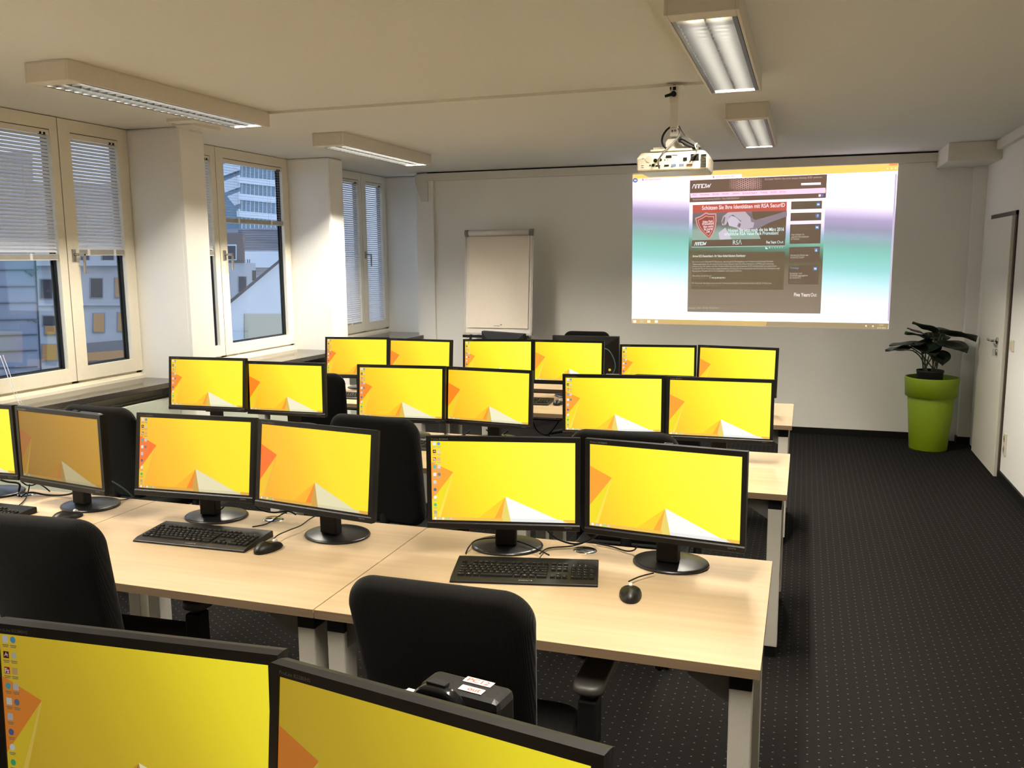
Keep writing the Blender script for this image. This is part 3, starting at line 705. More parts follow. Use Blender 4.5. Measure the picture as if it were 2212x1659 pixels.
# ------------------------------------------------------------------ keyboards and mice
def make_keyboard():
    r = empty('keyboard'); Wk, Dk = .456, .172
    b = mb(BLACK).prism([(-Wk/2,-Dk/2-.012,0),(-Wk/2,-Dk/2-.012,.007),(-Wk/2,-Dk/2+.012,.014),(-Wk/2,Dk/2-.004,.025),(-Wk/2,Dk/2,.021),(-Wk/2,Dk/2,0)], (Wk,0,0))
    b.build('body', r, bev=.003)
    sl = (.025-.014)/(Dk-.016); pit = .0188
    keys = mb(BLACKM); leg = mb(KEYL)
    Rl = Matrix.Rotation(math.atan(sl), 4, 'X')
    def zat(y): return .014+(y-(-Dk/2+.012))*sl
    def key(x, y, w=1, h=1, t=None, sz=.006):
        z = zat(y); wx = pit*w-.0032; hy = pit*.93*h-.0032
        T = Matrix.Translation((x, y, z)) @ Rl
        A = [(-wx/2,-hy/2,-.001),(wx/2,-hy/2,-.001),(wx/2,hy/2,-.001),(-wx/2,hy/2,-.001),(-wx/2+.0016,-hy/2+.0016,.0055),(wx/2-.0016,-hy/2+.0016,.0055),(wx/2-.0016,hy/2-.001,.0055),(-wx/2+.0016,hy/2-.001,.0055)]
        keys.faces([T @ Vector(v) for v in A], [(0,1,5,4),(1,2,6,5),(2,3,7,6),(3,0,4,7),(4,5,6,7)])
        if t == 'win':
            for i in (-1, 1):
                for j in (-1, 1): leg.faces([T @ Vector((i*.0012+a, j*.0012+c, .0059)) for a, c in ((-.001,-.001),(.001,-.001),(.001,.001),(-.001,.001))], [(0,1,2,3)])
        elif t: leg.text(t, sz if len(t) == 1 else .0038, T @ Matrix.Translation((-wx/2+.003, hy/2-.0075, .0058)))
    x0 = -Wk/2+.018; y0 = -Dk/2+.022; py = pit*.93
    rows = [(['Strg','win','Alt',' ','AltGr','win','Menu','Strg'], [1.4,1.2,1.2,5.6,1.3,1.2,1.2,1.9], 0),
            (list('⇧<YXCVBNM,.-')+['⇧'], [1.2]+[1]*11+[2.8], 1),
            (list('⇩ASDFGHJKLÖÄ#')+['↵'], [1.7]+[1]*12+[1.3], 2),
            (list('↹QWERTZUIOPÜ+')+[''], [1.4]+[1]*12+[1.6], 3),
            (list('^1234567890ß´')+['←'], [1]*13+[2], 4)]
    for names, ws, ry in rows:
        x = x0; y = y0+ry*py
        for nm, w in zip(names, ws):
            key(x+pit*w/2, y, w, 1, nm.strip() or None); x += pit*w
    fy = y0+5.35*py
    key(x0+pit/2, fy, 1, .8, 'Esc')
    for g, st_ in ((0, 2), (1, 6.5), (2, 11)):
        for i in range(4): key(x0+pit*(st_+i+.5), fy, 1, .8, 'F%d' % (g*4+i+1))
    xn = x0+pit*15.35
    for i, nm in enumerate(('Druck','Roll','Pause')): key(xn+pit*(i+.5), fy, 1, .8, nm)
    for i, nm in enumerate(('Einf','Pos1','Bild')): key(xn+pit*(i+.5), y0+4*py, 1, 1, nm)
    for i, nm in enumerate(('Entf','Ende','Bild')): key(xn+pit*(i+.5), y0+3*py, 1, 1, nm)
    key(xn+pit*1.5, y0+py, 1, 1, '↑')
    for i, nm in enumerate('←↓→'): key(xn+pit*(i+.5), y0, 1, 1, nm)
    xk = xn+pit*3.4
    for j, rw in enumerate((('0',None,','), ('1','2','3'), ('4','5','6'), ('7','8','9'), ('Num','÷','×'))):
        for i, nm in enumerate(rw):
            if nm is None: continue
            if nm == '0': key(xk+pit, y0+j*py, 2, 1, nm)
            else: key(xk+pit*(i+.5), y0+j*py, 1, 1, nm)
    key(xk+pit*3.5, y0+.5*py, 1, 2, '↵'); key(xk+pit*3.5, y0+2.5*py, 1, 2, '+'); key(xk+pit*3.5, y0+4*py, 1, 1, '-')
    keys.build('keys', r); 
    leg.build('key_legends', r); leg = mb(KEYL); leg.text('C H E R R Y', .0062, Matrix.Translation((-.014, -Dk/2-.004, .0113)) @ Matrix.Rotation(math.atan(.007/.024), 4, 'X'), width=.034)
    leg.lathe([(0,.0006),(.0022,.0004),(.0024,0)], 10, (.025, -Dk/2-.002, .0118)); leg.build('maker_lettering', r)
    led = mb(mat('led_lens', (150,160,150), .3))
    for i in range(3): led.lathe([(0,.0012),(.0012,.0008),(.0015,0)], 8, (xk+pit*(i+.4), fy, zat(fy)+.0005))
    led.build('status_lights', r); return r
def make_mouse():
    r = empty('computer_mouse')
    m = mb(BLACK); n, k = 24, 10; rings = []
    for i in range(k+1):
        a = PI/2*i/k; rr = cos(a) if i else 1.0; z = .027*sin(a)
        rings.append([m.bm.verts.new(Vector((.033*rr**.8*(abs(cos(t))**.85)*(1 if cos(t) > 0 else -1)*(1+.08*sin(t)), .060*rr**.85*sin(t)-.004*z/.027, .004+z*(1-.20*sin(t)*1)))) for t in [2*PI*j/n for j in range(n)]] if i < k else [m.bm.verts.new((0,-.004,.029))])
    base = [m.bm.verts.new((v.co.x*.96, v.co.y*.96, 0)) for v in rings[0]]
    F = [m.bm.faces.new((base[j], base[(j+1)%n], rings[0][(j+1)%n], rings[0][j])) for j in range(n)]
    for A, B in zip(rings, rings[1:]):
        for j in range(n):
            F.append(m.bm.faces.new((A[j], A[(j+1)%n], B[(j+1)%n], B[j])) if len(B) > 1 else m.bm.faces.new((A[j], A[(j+1)%n], B[0])))
    m._done(F, True); m.build('shell', r)
    mb(mat('pale_wheel', (190,188,184), .35)).tube([(-.005,.034,.021),(.005,.034,.021)], .0085, 14).build('scroll_wheel', r)
    return r
KB = [(-.738, .452, .212, 'black keyboard square to view on the aisle-side desk, nearest row'),
      (-1.945, .445, .03, 'black keyboard seen at an angle on the middle desk, nearest row'),
      (-3.03, .44, .0, 'black keyboard hidden by the left chair, at the left edge'),
      (-1.95, 2.075, .06, 'black keyboard showing right of the chair, middle row middle desk'),
      (-1.775, 3.58, .05, 'black keyboard on the middle desk of the farthest row'),
      (-2.93, 3.47, .0, 'black keyboard glimpsed on the window-side desk of the farthest row')]
p = None
for x, y, rz, lab in KB:
    o = make_keyboard() if p is None else dup(p)
    p = p or o; o.location = (x, y, DT); o.rotation_euler.z = rz; tag(o, lab, 'keyboard', 'black keyboards on the desks')
MS = [(-.388, .365, .18, 'black mouse alone at the front right of the aisle-side desk'),
      (-1.655, .408, -.18, 'black mouse at the right end of the angled keyboard, middle desk'),
      (-2.62, .495, -.3, 'black mouse below the dull ochre monitor, behind the left chair'),
      (-1.49, 3.56, 0, 'small black mouse on the middle desk of the farthest row')]
p = None; MO = []
for x, y, rz, lab in MS:
    o = make_mouse() if p is None else dup(p)
    p = p or o; o.location = (x, y, DT); o.rotation_euler.z = rz; tag(o, lab, 'mouse', 'black computer mice'); MO.append(o)
def mouse_cable(o, pts, z=.748):
    P = [on(a, b, 'z', z) for a, b in pts]
    c = mb(BLACKM).tube(curve_pts(P), .0022, 6).build('mouse_cable'); c.parent = o
    c.matrix_parent_inverse = (Matrix.Translation(o.location) @ Matrix.Rotation(o.rotation_euler.z, 4, 'Z')).inverted()
mouse_cable(MO[0], [(1358,1256),(1378,1247),(1398,1241),(1412,1238)], .753)
mouse_cable(MO[1], [(592,1163),(602,1155),(625,1145),(650,1135),(668,1122),(682,1114)], .758)
mouse_cable(MO[2], [(186,1106),(205,1088),(222,1078),(262,1080),(290,1073)], .745)

def cable(lab, pts, r=.003, m=BLACKM):
    """pts: (px, py, axis, value) sight points that lie on the desk or behind it"""
    P = [on(*q) for q in pts]; return tag(mb(m).tube(curve_pts(P), r, 7).build('cable'), lab, 'cable', 'cables on the desks')
z = .746
cable('thin black keyboard cable looping round the monitor foot, nearest aisle-side desk', [(1006,1196,'z',z),(1014,1180,'z',.765),(1032,1166,'z',.768),(1080,1162,'z',.772),(1128,1172,'z',.768),(1160,1186,'z',.757),(1186,1199,'z',z+.015)], .0026)
cable('thin black cable from the keyboard to the chrome grommet, nearest aisle-side desk', [(1166,1196,'z',z+.015),(1185,1184,'z',z),(1232,1180,'z',z),(1262,1172,'z',z+.004),(1285,1160,'z',z+.02),(1296,1150,'z',z+.05)], .0026)
cable('thick black cable sagging between the two monitors, nearest aisle-side desk', [(1182,1146,'y',.70),(1204,1164,'y',.72),(1240,1175,'y',.73),(1270,1168,'y',.73),(1292,1152,'y',.72)], .0035)
cable('black cable lying right of the chrome grommet, nearest aisle-side desk', [(1288,1174,'z',z),(1322,1181,'z',z),(1352,1190,'z',z),(1370,1188,'z',z+.01),(1378,1176,'z',z+.04)], .0026)
cable('black cable over the grommet of the nearest middle desk', [(545,1138,'z',z),(575,1132,'z',z),(602,1115,'z',z+.004),(622,1104,'z',z+.02)], .0026)
cable('thick black cable sagging between the monitors of the nearest middle desk', [(550,1092,'y',.68),(566,1102,'y',.70),(592,1107,'y',.71),(622,1104,'y',.71),(640,1112,'y',.72)], .0035)
cable('black looped cable at the foot of the icon monitor, nearest middle desk', [(434,1084,'y',.66),(440,1094,'y',.64),(456,1102,'y',.64),(474,1102,'y',.645),(484,1094,'y',.66)], .0028)
cable('thick black cable rising from the left edge grommet', [(42,1072,'z',z),(41,1060,'y',.70),(43,1048,'y',.70),(36,1043,'y',.71),(18,1041,'y',.72),(2,1037,'y',.73)], .0045)
cable('black cable running from the left edge grommet to the ochre monitor', [(46,1073,'z',z),(56,1066,'z',z+.006),(72,1064,'z',z+.006),(100,1069,'z',z),(130,1070,'z',z),(152,1067,'z',z+.01),(165,1060,'z',z+.03)], .004)
cable('thin grey cable crossing the left edge grommet', [(42,1091,'z',z),(55,1078,'z',z),(61,1062,'y',.70),(64,1046,'y',.71)], .0026)
cable('black cable hanging under the ochre monitor at the left', [(46,1040,'y',.70),(58,1048,'y',.71),(70,1048,'y',.71),(82,1045,'y',.72),(96,1052,'y',.76),(108,1062,'z',z)], .003)
cable('teal network cable dropping behind the ochre monitor', [(234,1036,'y',.70),(252,1046,'y',.72),(270,1058,'y',.78),(284,1072,'y',.83),(290,1090,'y',.84)], .003, TEAL)
cable('pale teal cable arching behind the teacher monitor', [(1304,752,'y',4.88),(1316,758,'y',4.87),(1326,776,'y',4.87),(1329,794,'y',4.87),(1324,806,'y',4.87)], .004, TEAL)
cable('black cable bundle below the middle row middle desk monitors', [(960,936,'y',2.42),(978,942,'y',2.42),(1000,940,'y',2.42),(1016,930,'y',2.42)], .004)
cable('black cable hanging under the right monitor, middle row middle desk', [(1050,928,'y',2.42),(1062,936,'y',2.42),(1082,940,'y',2.42),(1098,930,'y',2.42)], .004)
cable('black cable hanging below the farthest middle desk front', [(1152,912,'y',3.45),(1160,930,'y',3.40),(1180,940,'y',3.40),(1196,926,'y',3.42),(1208,908,'y',3.45)], .004)
st = tag(mb(YEL).tube([on(1317,799,'y',4.952), on(1317,799,'y',4.94)], .011, 18).build('round_sticker'), 'round yellow sticker behind the teacher monitor', 'sticker')

# ------------------------------------------------------------------ flipchart
f = empty('flipchart', (-2.92, 6.45, 0)); tag(f, 'white flipchart easel with blank paper pad against the back wall', 'flipchart')
tl = math.atan(.10/1.07)
hd = Matrix.Translation((0,-.06,.945)) @ Matrix.Rotation(-tl, 4, 'X')
def fp(m, nm, par=f, bev=0): return m.build(nm, par, bev)
fp(mb(BOARD).box(-.365, .365, 0, .02, 0, 1.07, hd, bev=.004), 'board')
fr_ = mb(mat('pale_grey_frame', (190,184,176), .35)).box(-.372, -.352, -.004, .022, 0, 1.07, hd).box(.352, .372, -.004, .022, 0, 1.07, hd).box(-.372, .372, -.004, .022, -.006, .012, hd)
fp(fr_, 'frame')
pp = fp(mb(PAPER).box(-.325, .33, -.012, -.001, .062, 1.0, hd), 'paper_pad', bev=.002)
mk = mb(LETTER).box(-.035, .03, -.0128, -.0122, .083, .088, hd).use(BLACKM).box(.034, .052, -.0130, -.0122, .094, .101, hd)
fp(mk, 'print_mark', pp)
fp(mb(BOARD).tube([hd @ Vector((-.33,-.012,1.035)), hd @ Vector((.33,-.012,1.035))], .03, 16), 'clamp_bar')
for s in (-1, 1): fp(mb(mat('grey_cap', (128,122,114), .5)).tube([hd @ Vector((s*.33,-.012,1.035)), hd @ Vector((s*.368,-.012,1.035))], .034, 16), 'end_cap')
fp(mb(BLACKM).box(-.36, .36, -.06, 0, -.04, -.024, hd).box(-.36, .36, -.06, -.056, -.024, -.012, hd), 'pen_tray')
for a, b in (((-.30,-.03,.95),(-.36,-.22,0)), ((.30,-.03,.95),(.36,-.22,0)), ((0,.02,1.5),(0,.25,0))):
    l = fp(mb(ALU).tube([a, b], .014, 10), 'leg'); mb(RUB_GAP).tube([(b[0],b[1],.03),(b[0],b[1],0)], .018, 10).build('leg_tip', l)

# ------------------------------------------------------------------ projector on its ceiling pole
pm = empty('projector_mount', (-.632, 2.79, ZC)); tag(pm, 'white square ceiling pole with black clamp lever holding the projector', 'projector mount')
def pmp(m, nm): return m.build(nm, pm)
pmp(mb(TRIMW).box(-.05, .05, -.05, .05, -.02, -.0165).box(-.024, .024, -.028, .028, -.10, -.0165, bev=.003), 'ceiling_bracket')
pmp(mb(TRIMW).box(-.021, .021, -.021, .021, -.275, -.09, bev=.004), 'pole')
lv = mb(BLACKM).tube([(.0,-.03,-.058),(.0,-.048,-.058)], .014, 14).tube([(0,-.044,-.058),(-.045,-.05,-.07)], [.009,.007], 10).box(-.006, .010, -.0295, -.028, -.038, -.010).box(-.022, -.015, -.0295, -.028, -.034, -.015)
pmp(lv, 'clamp_lever')
pmp(mb(LETTER).box(-.012, -.001, -.0216, -.021, -.252, -.240).box(.003, .014, -.0216, -.021, -.250, -.239).text('MENU', .006, Matrix.Translation((-.012,-.0216,-.232)) @ Matrix.Rotation(PI/2,4,'X'), width=.026), 'print_mark')
pmp(mb(CHROME).tube([(0,0,-.275),(0,0,-.292)], .012, 12), 'ball_joint')
pmp(mb(TRIMW).prism([(-.038,-.04,-.335),(-.038,-.04,-.305),(-.026,-.04,-.290),(.026,-.04,-.290),(.06,-.04,-.335)], (0,.08,0)).box(-.10, .09, -.06, .06, -.345, -.333), 'joint_shroud')
pj = empty('projector', (-.622, 2.80, 2.17)); tag(pj, 'cream ceiling projector showing its rear socket panel', 'projector')
bw, y0, y1 = .368, -.155, .165
bd = mb(WHITEP)
def body_ring(z, ix, iy): return [(-bw/2+ix, y0+iy, z), (bw/2-ix, y0+iy, z), (bw/2-ix, y1-iy, z), (-bw/2+ix, y1-iy, z)]
R_ = [body_ring(0, .012, .012), body_ring(.008, .002, .002), body_ring(.07, 0, 0), body_ring(.098, .014, .03), body_ring(.106, .03, .05)]
bd.faces([v for q in R_ for v in q], [(3,2,1,0)]+[(4*i+j, 4*i+(j+1)%4, 4*i+4+(j+1)%4, 4*i+4+j) for i in range(4) for j in range(4)]+[(16,17,18,19)])
bo = bd.build('body', pj, bev=.006)
sp_ = mb(BLACKM); yb = y0-.001
for x, z, r_ in ((-.085,.058,.010),(-.112,.034,.004),(-.096,.034,.008),(-.058,.060,.008),(-.035,.058,.003),(-.02,.058,.002)): sp_.tube([(x,yb,z),(x,yb+.004,z)], r_, 12)
for x, z, a, b in ((-.07,.030,.022,.007),(-.025,.030,.024,.008),(.07,.058,.02,.018),(.12,.066,.042,.034)): sp_.box(x-a/2, x+a/2, yb, yb+.004, z-b/2, z+b/2)
sp_.use(mat('socket_blue', (110,125,150), .5)).box(.0, .024, yb, yb+.004, .024, .036).box(.04, .064, yb, yb+.004, .024, .036)
sp_.use(mat('socket_brown', (120,80,50), .5)).box(.078, .108, yb, yb+.004, .022, .034); sp_.use(BLACKM).box(-.03, .0, yb, yb+.004, .068, .082); sp_.box(.002, .03, yb, yb+.003, .078, .082)
for i in range(9): sp_.box(.150, .179, yb-.0015, yb+.006, .016+i*.0075, .0195+i*.0075)
sp_.use(LETTER)
for x, z in ((-.15,.07),(-.152,.035),(-.152,.025)): sp_.box(x-.006, x+.006, yb, yb+.002, z-.001, z+.001)
sp_.build('socket_panel', bo)
mb(mat('speaker_grey', (206,198,178), .5)).tube([(-.118,yb,.066),(-.118,yb+.003,.066)], .017, 20).build('loudspeaker', bo)
mb(GLOSSB).tube([(.08,y1-.004,.055),(.08,y1+.012,.055)], .035, 24).build('lens', bo)
mb(WHITEP).box(-.12, .10, -.12, .04, .106, .118, bev=.004).build('mount_plate', pj)
yy = 2.60
def pc(pts): return [on(1340+a/7.2125, 160+b/7.2125, 'y', v) for a, b, v in pts]
PCB = [('thick black cable curving left of the projector pole', pc([(775,828,2.78),(715,880,2.74),(665,960,2.72),(650,1040,2.72),(668,1110,2.72),(715,1160,2.72)]), .0055, BLACKM),
       ('grey cable falling from the pole to the projector sockets', pc([(905,850,2.76),(930,905,2.74),(905,980,2.70),(830,1060,2.66),(745,1140,2.62),(660,1240,2.60),(605,1330,2.60),(592,1410,2.60),(608,1465,2.635)]), .0045, mat('grey_cable', (92,86,80), .45)),
       ('thin grey power cable right of the projector pole', pc([(915,810,2.77),(960,890,2.76),(1040,985,2.75),(1130,1060,2.74),(1190,1105,2.72),(1205,1170,2.66),(1185,1235,2.62),(1120,1290,2.62),(1105,1310,2.64)]), .004, mat('grey_cable', (92,86,80), .45))]
for lab, P, r_, m_ in PCB: tag(mb(m_).tube(curve_pts(P), r_, 8).build('cable'), lab, 'cable', 'cables on the projector')
bn = mb(BLACKM)
for i in range(6):
    o_ = i*10; bn.use(BLACKM if i % 2 else mat('grey_cable', (92,86,80), .45))
    bn.tube(curve_pts(pc([(900+o_*.3,1000+o_,2.74-.006*i),(960,985+o_*.6,2.73-.006*i),(1080,1030+o_*.9,2.72-.006*i),(1180,1090+o_*.7,2.72-.006*i),(1240,1130+o_*.5,2.72-.006*i),(1205,1165-o_*.2,2.72-.006*i),(1090,1140-o_*.2,2.72-.006*i),(960,1065,2.72-.006*i),(900+o_*.3,1005+o_,2.74-.006*i)])), .0045, 7)
bn.use(WHITEP).tube(curve_pts(pc([(1195,1080,2.70),(1165,1110,2.68),(1190,1180,2.68)])), .004, 6)
tag(bn.build('cable_bundle'), 'tied coil of dark cable lying on top of the projector', 'cable', 'cables on the projector')

# ------------------------------------------------------------------ plant in its lime planter
pl = empty('planter', (1.165, 6.37, 0)); tag(pl, 'tall lime green tapered planter with wide rim band in the far right corner', 'planter')
mb(LIME).lathe([(0,.004),(.148,.004),(.153,.0),(.156,.006),(.192,.48),(.186,.49),(.172,.49),(.15,.10),(0,.09)], 48).build('body', pl)
mb(LIME).lathe([(.196,.482),(.204,.478),(.212,.482),(.222,.642),(.219,.65),(.207,.65),(.198,.49),(.196,.482)], 48).build('rim', pl)
pt = empty('potted_plant', (1.145, 6.36, .09)); tag(pt, 'dark broad-leaved plant in a black nursery pot inside the lime planter', 'plant')
inv = Matrix.Translation(-pt.location)
mb(SOIL).lathe([(0,0),(.085,.0),(.108,.60),(.112,.605),(.112,.622),(.102,.622),(.10,.60),(0,.595)], 32).build('nursery_pot', pt)
def zz(a, b, y): return on(1900+a/5.53, 680+b/5.53, 'y', y)
LEAVES = [((640,215,6.36),(392,98,6.26),.10,.03), ((560,240,6.42),(335,150,6.44),.07,.0), ((720,225,6.36),(1160,298,6.42),.16,.05), ((600,290,6.34),(300,215,6.28),.10,.02),
          ((480,330,6.30),(115,352,6.20),.12,.0), ((345,365,6.28),(66,408,6.22),.10,-.01), ((410,430,6.25),(165,403,6.18),.08,.0), ((470,390,6.25),(660,510,6.10),.13,.05),
          ((740,350,6.36),(1052,440,6.22),.17,.03), ((700,450,6.26),(755,605,6.16),.075,.02), ((720,330,6.48),(560,230,6.60),.13,.03), ((760,240,6.44),(900,210,6.58),.11,.02), ((650,330,6.3),(520,470,6.16),.11,.03)]
for i, (a, b, wd_, cup) in enumerate(LEAVES):
    A, B = zz(*a), zz(*b); ax = B-A; Ln = ax.length; ax.normalize()
    up = Vector((0,0,1)) if abs(ax.z) < .8 else Vector((0,-1,.3)); sd = ax.cross(up).normalized(); nn = sd.cross(ax).normalized()
    m = mb(LEAFM); n, k = 12, 7; V = []
    for q in range(n+1):
        s_ = q/n; half = wd_*1.4*(math.sin(PI*min(1, s_*.93+.07))**.75)*(1.0-.35*s_) if q < n else .002
        for j in range(k):
            e = -1+2*j/(k-1); V.append(A+ax*(Ln*(s_-.10*abs(e)*(1-s_)))+sd*half*e+nn*(cup*(abs(e)**1.5)*.9-.05*s_*s_*Ln*3*.3+.006*sin(9*s_+3*e+i)))
    m.faces(V, [(q*k+j, q*k+j+1, (q+1)*k+j+1, (q+1)*k+j) for q in range(n) for j in range(k-1)], True)
    lf = m.build('leaf'); lf.parent = pt; lf.matrix_parent_inverse = inv
    sm = lf.modifiers.new('thickness', 'SOLIDIFY'); sm.thickness = .0015
    ang = i*2.4; root = Vector((1.145+.055*cos(ang), 6.36+.055*sin(ang), .69)); mid = root.lerp(A, .55)+Vector((0,0,.03))
    s2 = mb(STEM).tube(curve_pts([root, mid, A+ax*.01]), [.0055]*13, 7).build('stem'); s2.parent = pt; s2.matrix_parent_inverse = inv

# ------------------------------------------------------------------ the projected picture: projector light painted as glowing layers on the back wall
pi_ = empty('projected_image', (-.39, YB, 1.8)); tag(pi_, 'bright projected web page with desktop bars on the back wall', 'projected image')
inv = Matrix.Translation(-pi_.location)
WB = (160,146,128)
def pem(nm, c, ramp=None, lo=1.05, hi=2.55): return emit('beam_'+nm, c, 1.15, base=WB, rough=.9, ramp=ramp, axis='T', lo=lo-.03, hi=hi-.03)
LAY = [0]
def wp(x, y, d=0): q = on(1350+x/3.687, 340+y/3.687, 'y', YB); return Vector((q.x, YB-.001-d, q.z))
def wpoly(m, pts, d): m.faces([wp(a, b, d) for a, b in pts], [tuple(range(len(pts)))])
def wtext(m, s, x0, y0, x1, y1, hpx, d, bold=0):
    A, B = wp(x0, y0, d), wp(x1, y1, d); ex = (B-A); w_ = ex.length; ang = math.atan2(ex.z, ex.x)
    T = Matrix.Translation(A) @ Matrix.Rotation(-ang, 4, 'Y') @ Matrix.Rotation(PI/2, 4, 'X')
    sz = hpx/3.687*.00485/.73
    m.text(s, sz, T, width=w_, bold=bold*sz)
def fin(m, nm):
    o = m.build(nm); o.parent = pi_; o.matrix_parent_inverse = inv; return o
m = MB()
m.use(pem('wheelbands', (255,255,255), [(0,(290,300,310)),(.14,(255,270,280)),(.32,(184,230,237)),(.40,(140,208,208)),(.49,(119,195,184)),(.56,(120,172,170)),(.60,(138,166,184)),(.65,(140,142,172)),(.71,(168,154,196)),(.77,(236,222,250)),(.82,(290,275,300)),(1,(300,280,305))]))  # colour-wheel banding of the projector light, painted into the glow
wpoly(m, [(62,137),(2178,40),(2098,1368),(55,1320)], 0)
m.use(pem('yellow', (250,204,104))); wpoly(m, [(62,137),(2178,40),(2172,108),(62,195)], .0006)
m.use(pem('tan', (190,160,96))); wpoly(m, [(56,1284),(1130,1306),(1122,1345),(55,1322)], .0006)
m.use(pem('tan2', (140,124,92))); wpoly(m, [(1130,1306),(2100,1322),(2096,1368),(1122,1345)], .0006)
m.use(pem('white', (255,236,246))); wpoly(m, [(105,168),(930,132),(932,160),(105,194)], .0009)
m.use(pem('orange', (240,140,90))); wpoly(m, [(2105,46),(2172,42),(2170,62),(2105,66)], .0009)
m.use(pem('blue', (70,110,190))); wpoly(m, [(82+19*cos(a), 183+19*sin(a)) for a in [2*PI*i/20 for i in range(20)]], .0012)
m.use(pem('white', (255,236,246))); wpoly(m, [(72,183),(82,174),(82,180),(94,179),(94,185),(82,186),(82,192)], .0016)
for i, x in enumerate((78,135,190,250,312)):
    m.use(pem('ico%d' % i, ((235,240,250),(180,180,170),(255,240,200),(235,245,240),(200,150,120))[i])); wpoly(m, [(x-12,1297),(x+12,1297),(x+12,1317),(x-12,1317)], .0009)
m.use(pem('dot', (255,230,190)))
for x, y in ((2092,90),(2125,88),(2155,86),(570,128),(1920,1342),(1975,1344)): wpoly(m, [(x-6,y-6),(x+6,y-6),(x+6,y+6),(x-6,y+6)], .0009)
wtext(m, '13:37', 2025, 1340, 2058, 1341, 10, .001); wtext(m, '25.01.2016', 2008, 1362, 2075, 1363, 10, .001)
m.use(pem('scroll', (190,180,205))); wpoly(m, [(2152,130),(2166,130),(2105,1305),(2090,1305)], .0006)
m.use(pem('urlgrey', (150,120,120))); wtext(m, 'http://www.arrowecs.de', 160, 184, 285, 178, 14, .0014); wtext(m, 'Arrow ECS Deutschland – Home', 722, 162, 872, 155, 13, .0014)
for x, y in ((143,178),(706,157)): wpoly(m, [(x-7,y-8),(x-2,y-8),(x,y),(x+2,y-8),(x+7,y-8),(x+3,y+8),(x-3,y+8)], .0014)
fin(m, 'browser_window')
# page
m = MB()
m.use(pem('page', (0,0,0), [(0,(116,106,94)),(.30,(104,94,80)),(.44,(72,74,52)),(.50,(70,124,108)),(.56,(110,176,160)),(.62,(150,176,206)),(.70,(232,220,246)),(.80,(255,246,255)),(1,(255,250,255))], 1.18, 2.42))
wpoly(m, [(517,200),(1605,150),(1557,1245),(497,1230)], .0012)
m.use(pem('header', (88,66,58))); wpoly(m, [(518,183),(1610,135),(1600,322),(515,358)], .0018)
m.use(pem('navbar', (252,206,232))); wpoly(m, [(520,286),(1597,242),(1599,262),(1596,284),(523,322)], .0024)
m.use(pem('white', (255,236,246))); wpoly(m, [(1403,205),(1560,199),(1560,218),(1403,222)], .0024); wpoly(m, [(1542,295),(1560,294),(1560,312),(1542,313)], .0024)
m.use(pem('blue', (70,110,190))); wpoly(m, [(1564,294),(1582,293),(1582,311),(1564,312)], .0024)
m.use(pem('hex', (206,160,160)))
for i in range(15):
    for j in range(7):
        cx, cy = 842+i*17, 166+j*15.5+(7.7 if i % 2 else 0)-i*.75
        dist = math.hypot((cx-970)/150, (cy-215)/70)
        if dist > 1.0 or cy > 262-i*.5: continue
        t_ = 2.6*(1-dist)+.6; P = [(cx+10.4*cos(rad(60*a)), cy+9*sin(rad(60*a))) for a in range(6)]; Q = [(cx+(10.4-t_)*cos(rad(60*a)), cy+(9-t_)*sin(rad(60*a))) for a in range(6)]
        for a in range(6): wpoly(m, [P[a], P[(a+1)%6], Q[(a+1)%6], Q[a]], .0024)
def arrow_logo(m, x0, y0, x1, y1, hgt, d):
    """angular one-line word mark: A R R O W drawn as one bent ribbon"""
    def q(u, v): return (x0+(x1-x0)*u, y0+(y1-y0)*u-hgt*v)
    strokes = [[(0,0),(.08,.95),(.14,.95),(.16,0)], [(.20,0),(.23,.95),(.33,.95),(.32,0)], [(.36,0),(.39,.95),(.50,.95),(.49,0)], [(.66,.95),(.56,.95),(.54,.05),(.69,.05),(.72,.95)], [(.77,.95),(.78,.05),(.885,.72),(.895,.05),(1,.95)]]
    wq = hgt*.085
    for s in strokes:
        for (a, b), (c, e) in zip(s, s[1:]):
            A, B = Vector(q(a, b)), Vector(q(c, e)); t_ = (B-A).normalized(); n_ = Vector((-t_.y, t_.x))*wq; t_ = t_*wq
            wpoly(m, [tuple(A-t_+n_), tuple(B+t_+n_), tuple(B+t_-n_), tuple(A-t_-n_)], d)
m.use(pem('textw', (240,226,232))); arrow_logo(m, 537, 246, 684, 240, 30, .0024)
m.use(pem('texts', (190,168,168)))
for s, a, b, c, e in (('RIG-Center',1115,182,1183,179),('Karriere',1193,178,1243,176),('Über Arrow',1252,177,1322,174),('Investor Relations',1332,174,1448,168),('RSS',1456,168,1490,166),('arrow.com',1502,167,1568,163)): wtext(m, s, a, b, c, e, 14, .0024)
m.use(pem('navtext', (150,96,110)))
for s, a, b, c, e in (('Home',538,306,570,305),('Unternehmen',596,304,672,301),('Aktuelles',696,301,750,298),('Hersteller',774,298,830,295),('Solutions',856,295,912,292),('Services & Support',936,293,1052,288),('Trainings',1080,287,1136,284),('Kontakt',1160,284,1208,281),('Karriere',1232,281,1282,279)): wtext(m, s, a, b, c, e, 15, .003)
m.use(pem('texts', (190,168,168))); wtext(m, 'Arrow Enterprise Computing Solutions - Value Added Distributor', 540, 344, 912, 330, 15, .0024)
fin(m, 'web_page')
